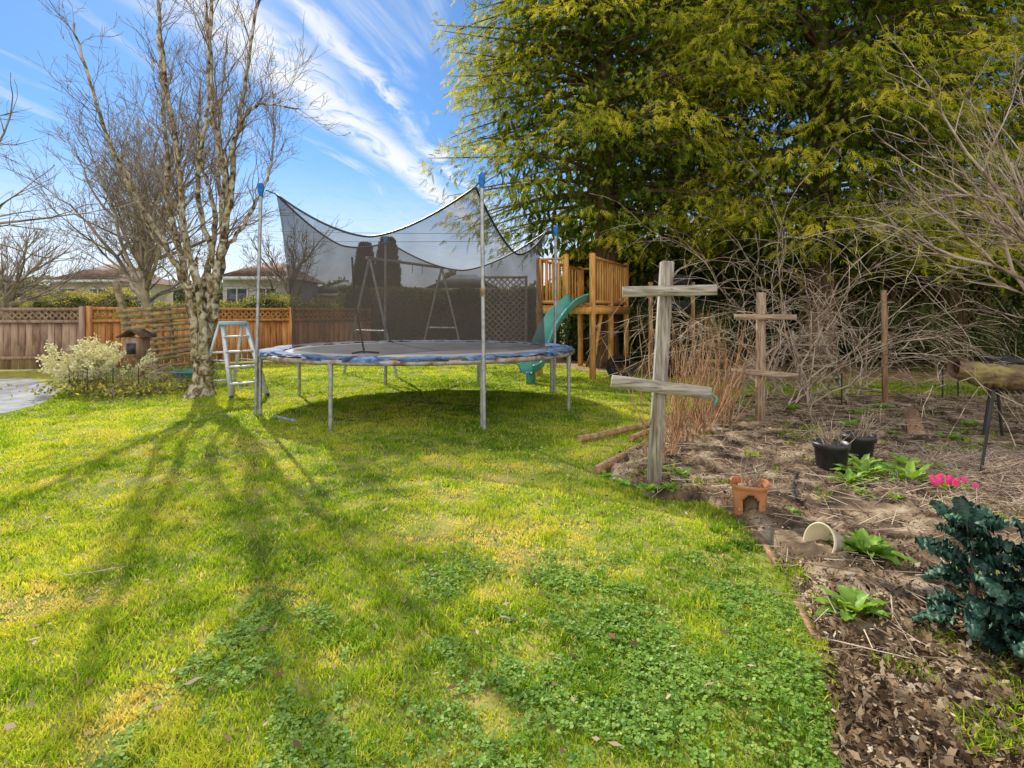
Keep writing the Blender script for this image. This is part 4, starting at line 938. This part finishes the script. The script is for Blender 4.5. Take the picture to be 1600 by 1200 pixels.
def N2(kx,ky,scale,detail,dist,off):
    cb=nt.nodes.new("ShaderNodeCombineXYZ");L(Mt('MULTIPLY_ADD',px,kx,Mt('MULTIPLY',py,-kx*.12)),cb.inputs[0]);L(Mt('MULTIPLY',py,ky),cb.inputs[1]);cb.inputs[2].default_value=off
    n=nt.nodes.new("ShaderNodeTexNoise");n.inputs['Scale'].default_value=scale;n.inputs['Detail'].default_value=detail;n.inputs['Distortion'].default_value=dist;n.inputs['Roughness'].default_value=.6;L(cb.outputs[0],n.inputs['Vector']);return n.outputs[0]
n1=N2(2.2,.45,1.2,9,.7,0);n2=N2(4,1.6,1.4,10,1.2,4);n3=N2(.9,.5,1,5,.3,9)
u1=Mt('ADD',Mt('MULTIPLY_ADD',py,-.12,px),1.2)
u1=Mt('ADD',u1,Mt('MULTIPLY',Mt('SUBTRACT',n3,.5),.5))
band=SS_(Mt('ABSOLUTE',u1),.02,.27,1,0);band=Mt('MULTIPLY',band,SS_(n2,.25,.55))
u2=Mt('ADD',Mt('MULTIPLY_ADD',py,-.12,px),.9);u2=Mt('ADD',u2,Mt('MULTIPLY',Mt('SUBTRACT',n1,.5),.3))
band2=Mt('MULTIPLY',SS_(Mt('ABSOLUTE',u2),0,.13,1,0),SS_(n2,.38,.6,0,.9))
gen=SS_(n1,.54,.76,0,.7)
hz=SS_(sx.outputs[2],.02,.27,1,0)
hz=Mt('MULTIPLY',hz,SS_(n2,.25,.6,.6,1))
fill_cloud=Mt('MULTIPLY',SS_(sx.outputs[1],.0,-.35,0,.9),SS_(n1,.2,.5,.6,1))  # unseen cloud cover added behind the camera as fill light
cl=Mt('MAXIMUM',Mt('MAXIMUM',band,band2),Mt('MAXIMUM',gen,hz));cl=Mt('MAXIMUM',cl,fill_cloud,clamp=True)
tint=nt.nodes.new("ShaderNodeMix");tint.data_type='RGBA';tint.blend_type='MULTIPLY';tint.inputs[0].default_value=1;L(sky.outputs[0],tint.inputs[6]);tint.inputs[7].default_value=(.46,.68,.88,1)
cc=nt.nodes.new("ShaderNodeMix");cc.data_type='RGBA';L(SS_(sx.outputs[1],.1,-.4),cc.inputs[0]);cc.inputs[6].default_value=(6.4,6.6,7.0,1);cc.inputs[7].default_value=(9.6,9.2,8.6,1)  # clouds brighter behind the camera, raised to strengthen the added fill
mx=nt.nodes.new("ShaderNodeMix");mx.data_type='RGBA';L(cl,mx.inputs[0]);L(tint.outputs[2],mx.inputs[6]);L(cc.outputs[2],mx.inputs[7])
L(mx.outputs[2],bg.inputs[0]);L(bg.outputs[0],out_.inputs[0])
sd=Vector((math.sin(AZ)*math.cos(EL),math.cos(AZ)*math.cos(EL),math.sin(EL)))
ld=bpy.data.lights.new("sun",'SUN');ld.energy=5;ld.angle=R(.5);ld.color=(1,.94,.82)
so=bpy.data.objects.new("sun",ld);so.rotation_euler=sd.to_track_quat('Z','Y').to_euler();so.location=(0,0,20);COL.objects.link(so)
cd_=bpy.data.cameras.new("camera");cam=bpy.data.objects.new("camera",cd_);COL.objects.link(cam);scene.camera=cam
cam.location=(0,0,1.3);cam.rotation_euler=(R(90),0,0);cd_.sensor_width=36;cd_.lens=36*890/1600;cd_.shift_y=-110/1600;cd_.clip_end=1500;cd_.clip_start=.05
scene.view_settings.view_transform='Standard';scene.view_settings.look='None';scene.view_settings.exposure=0
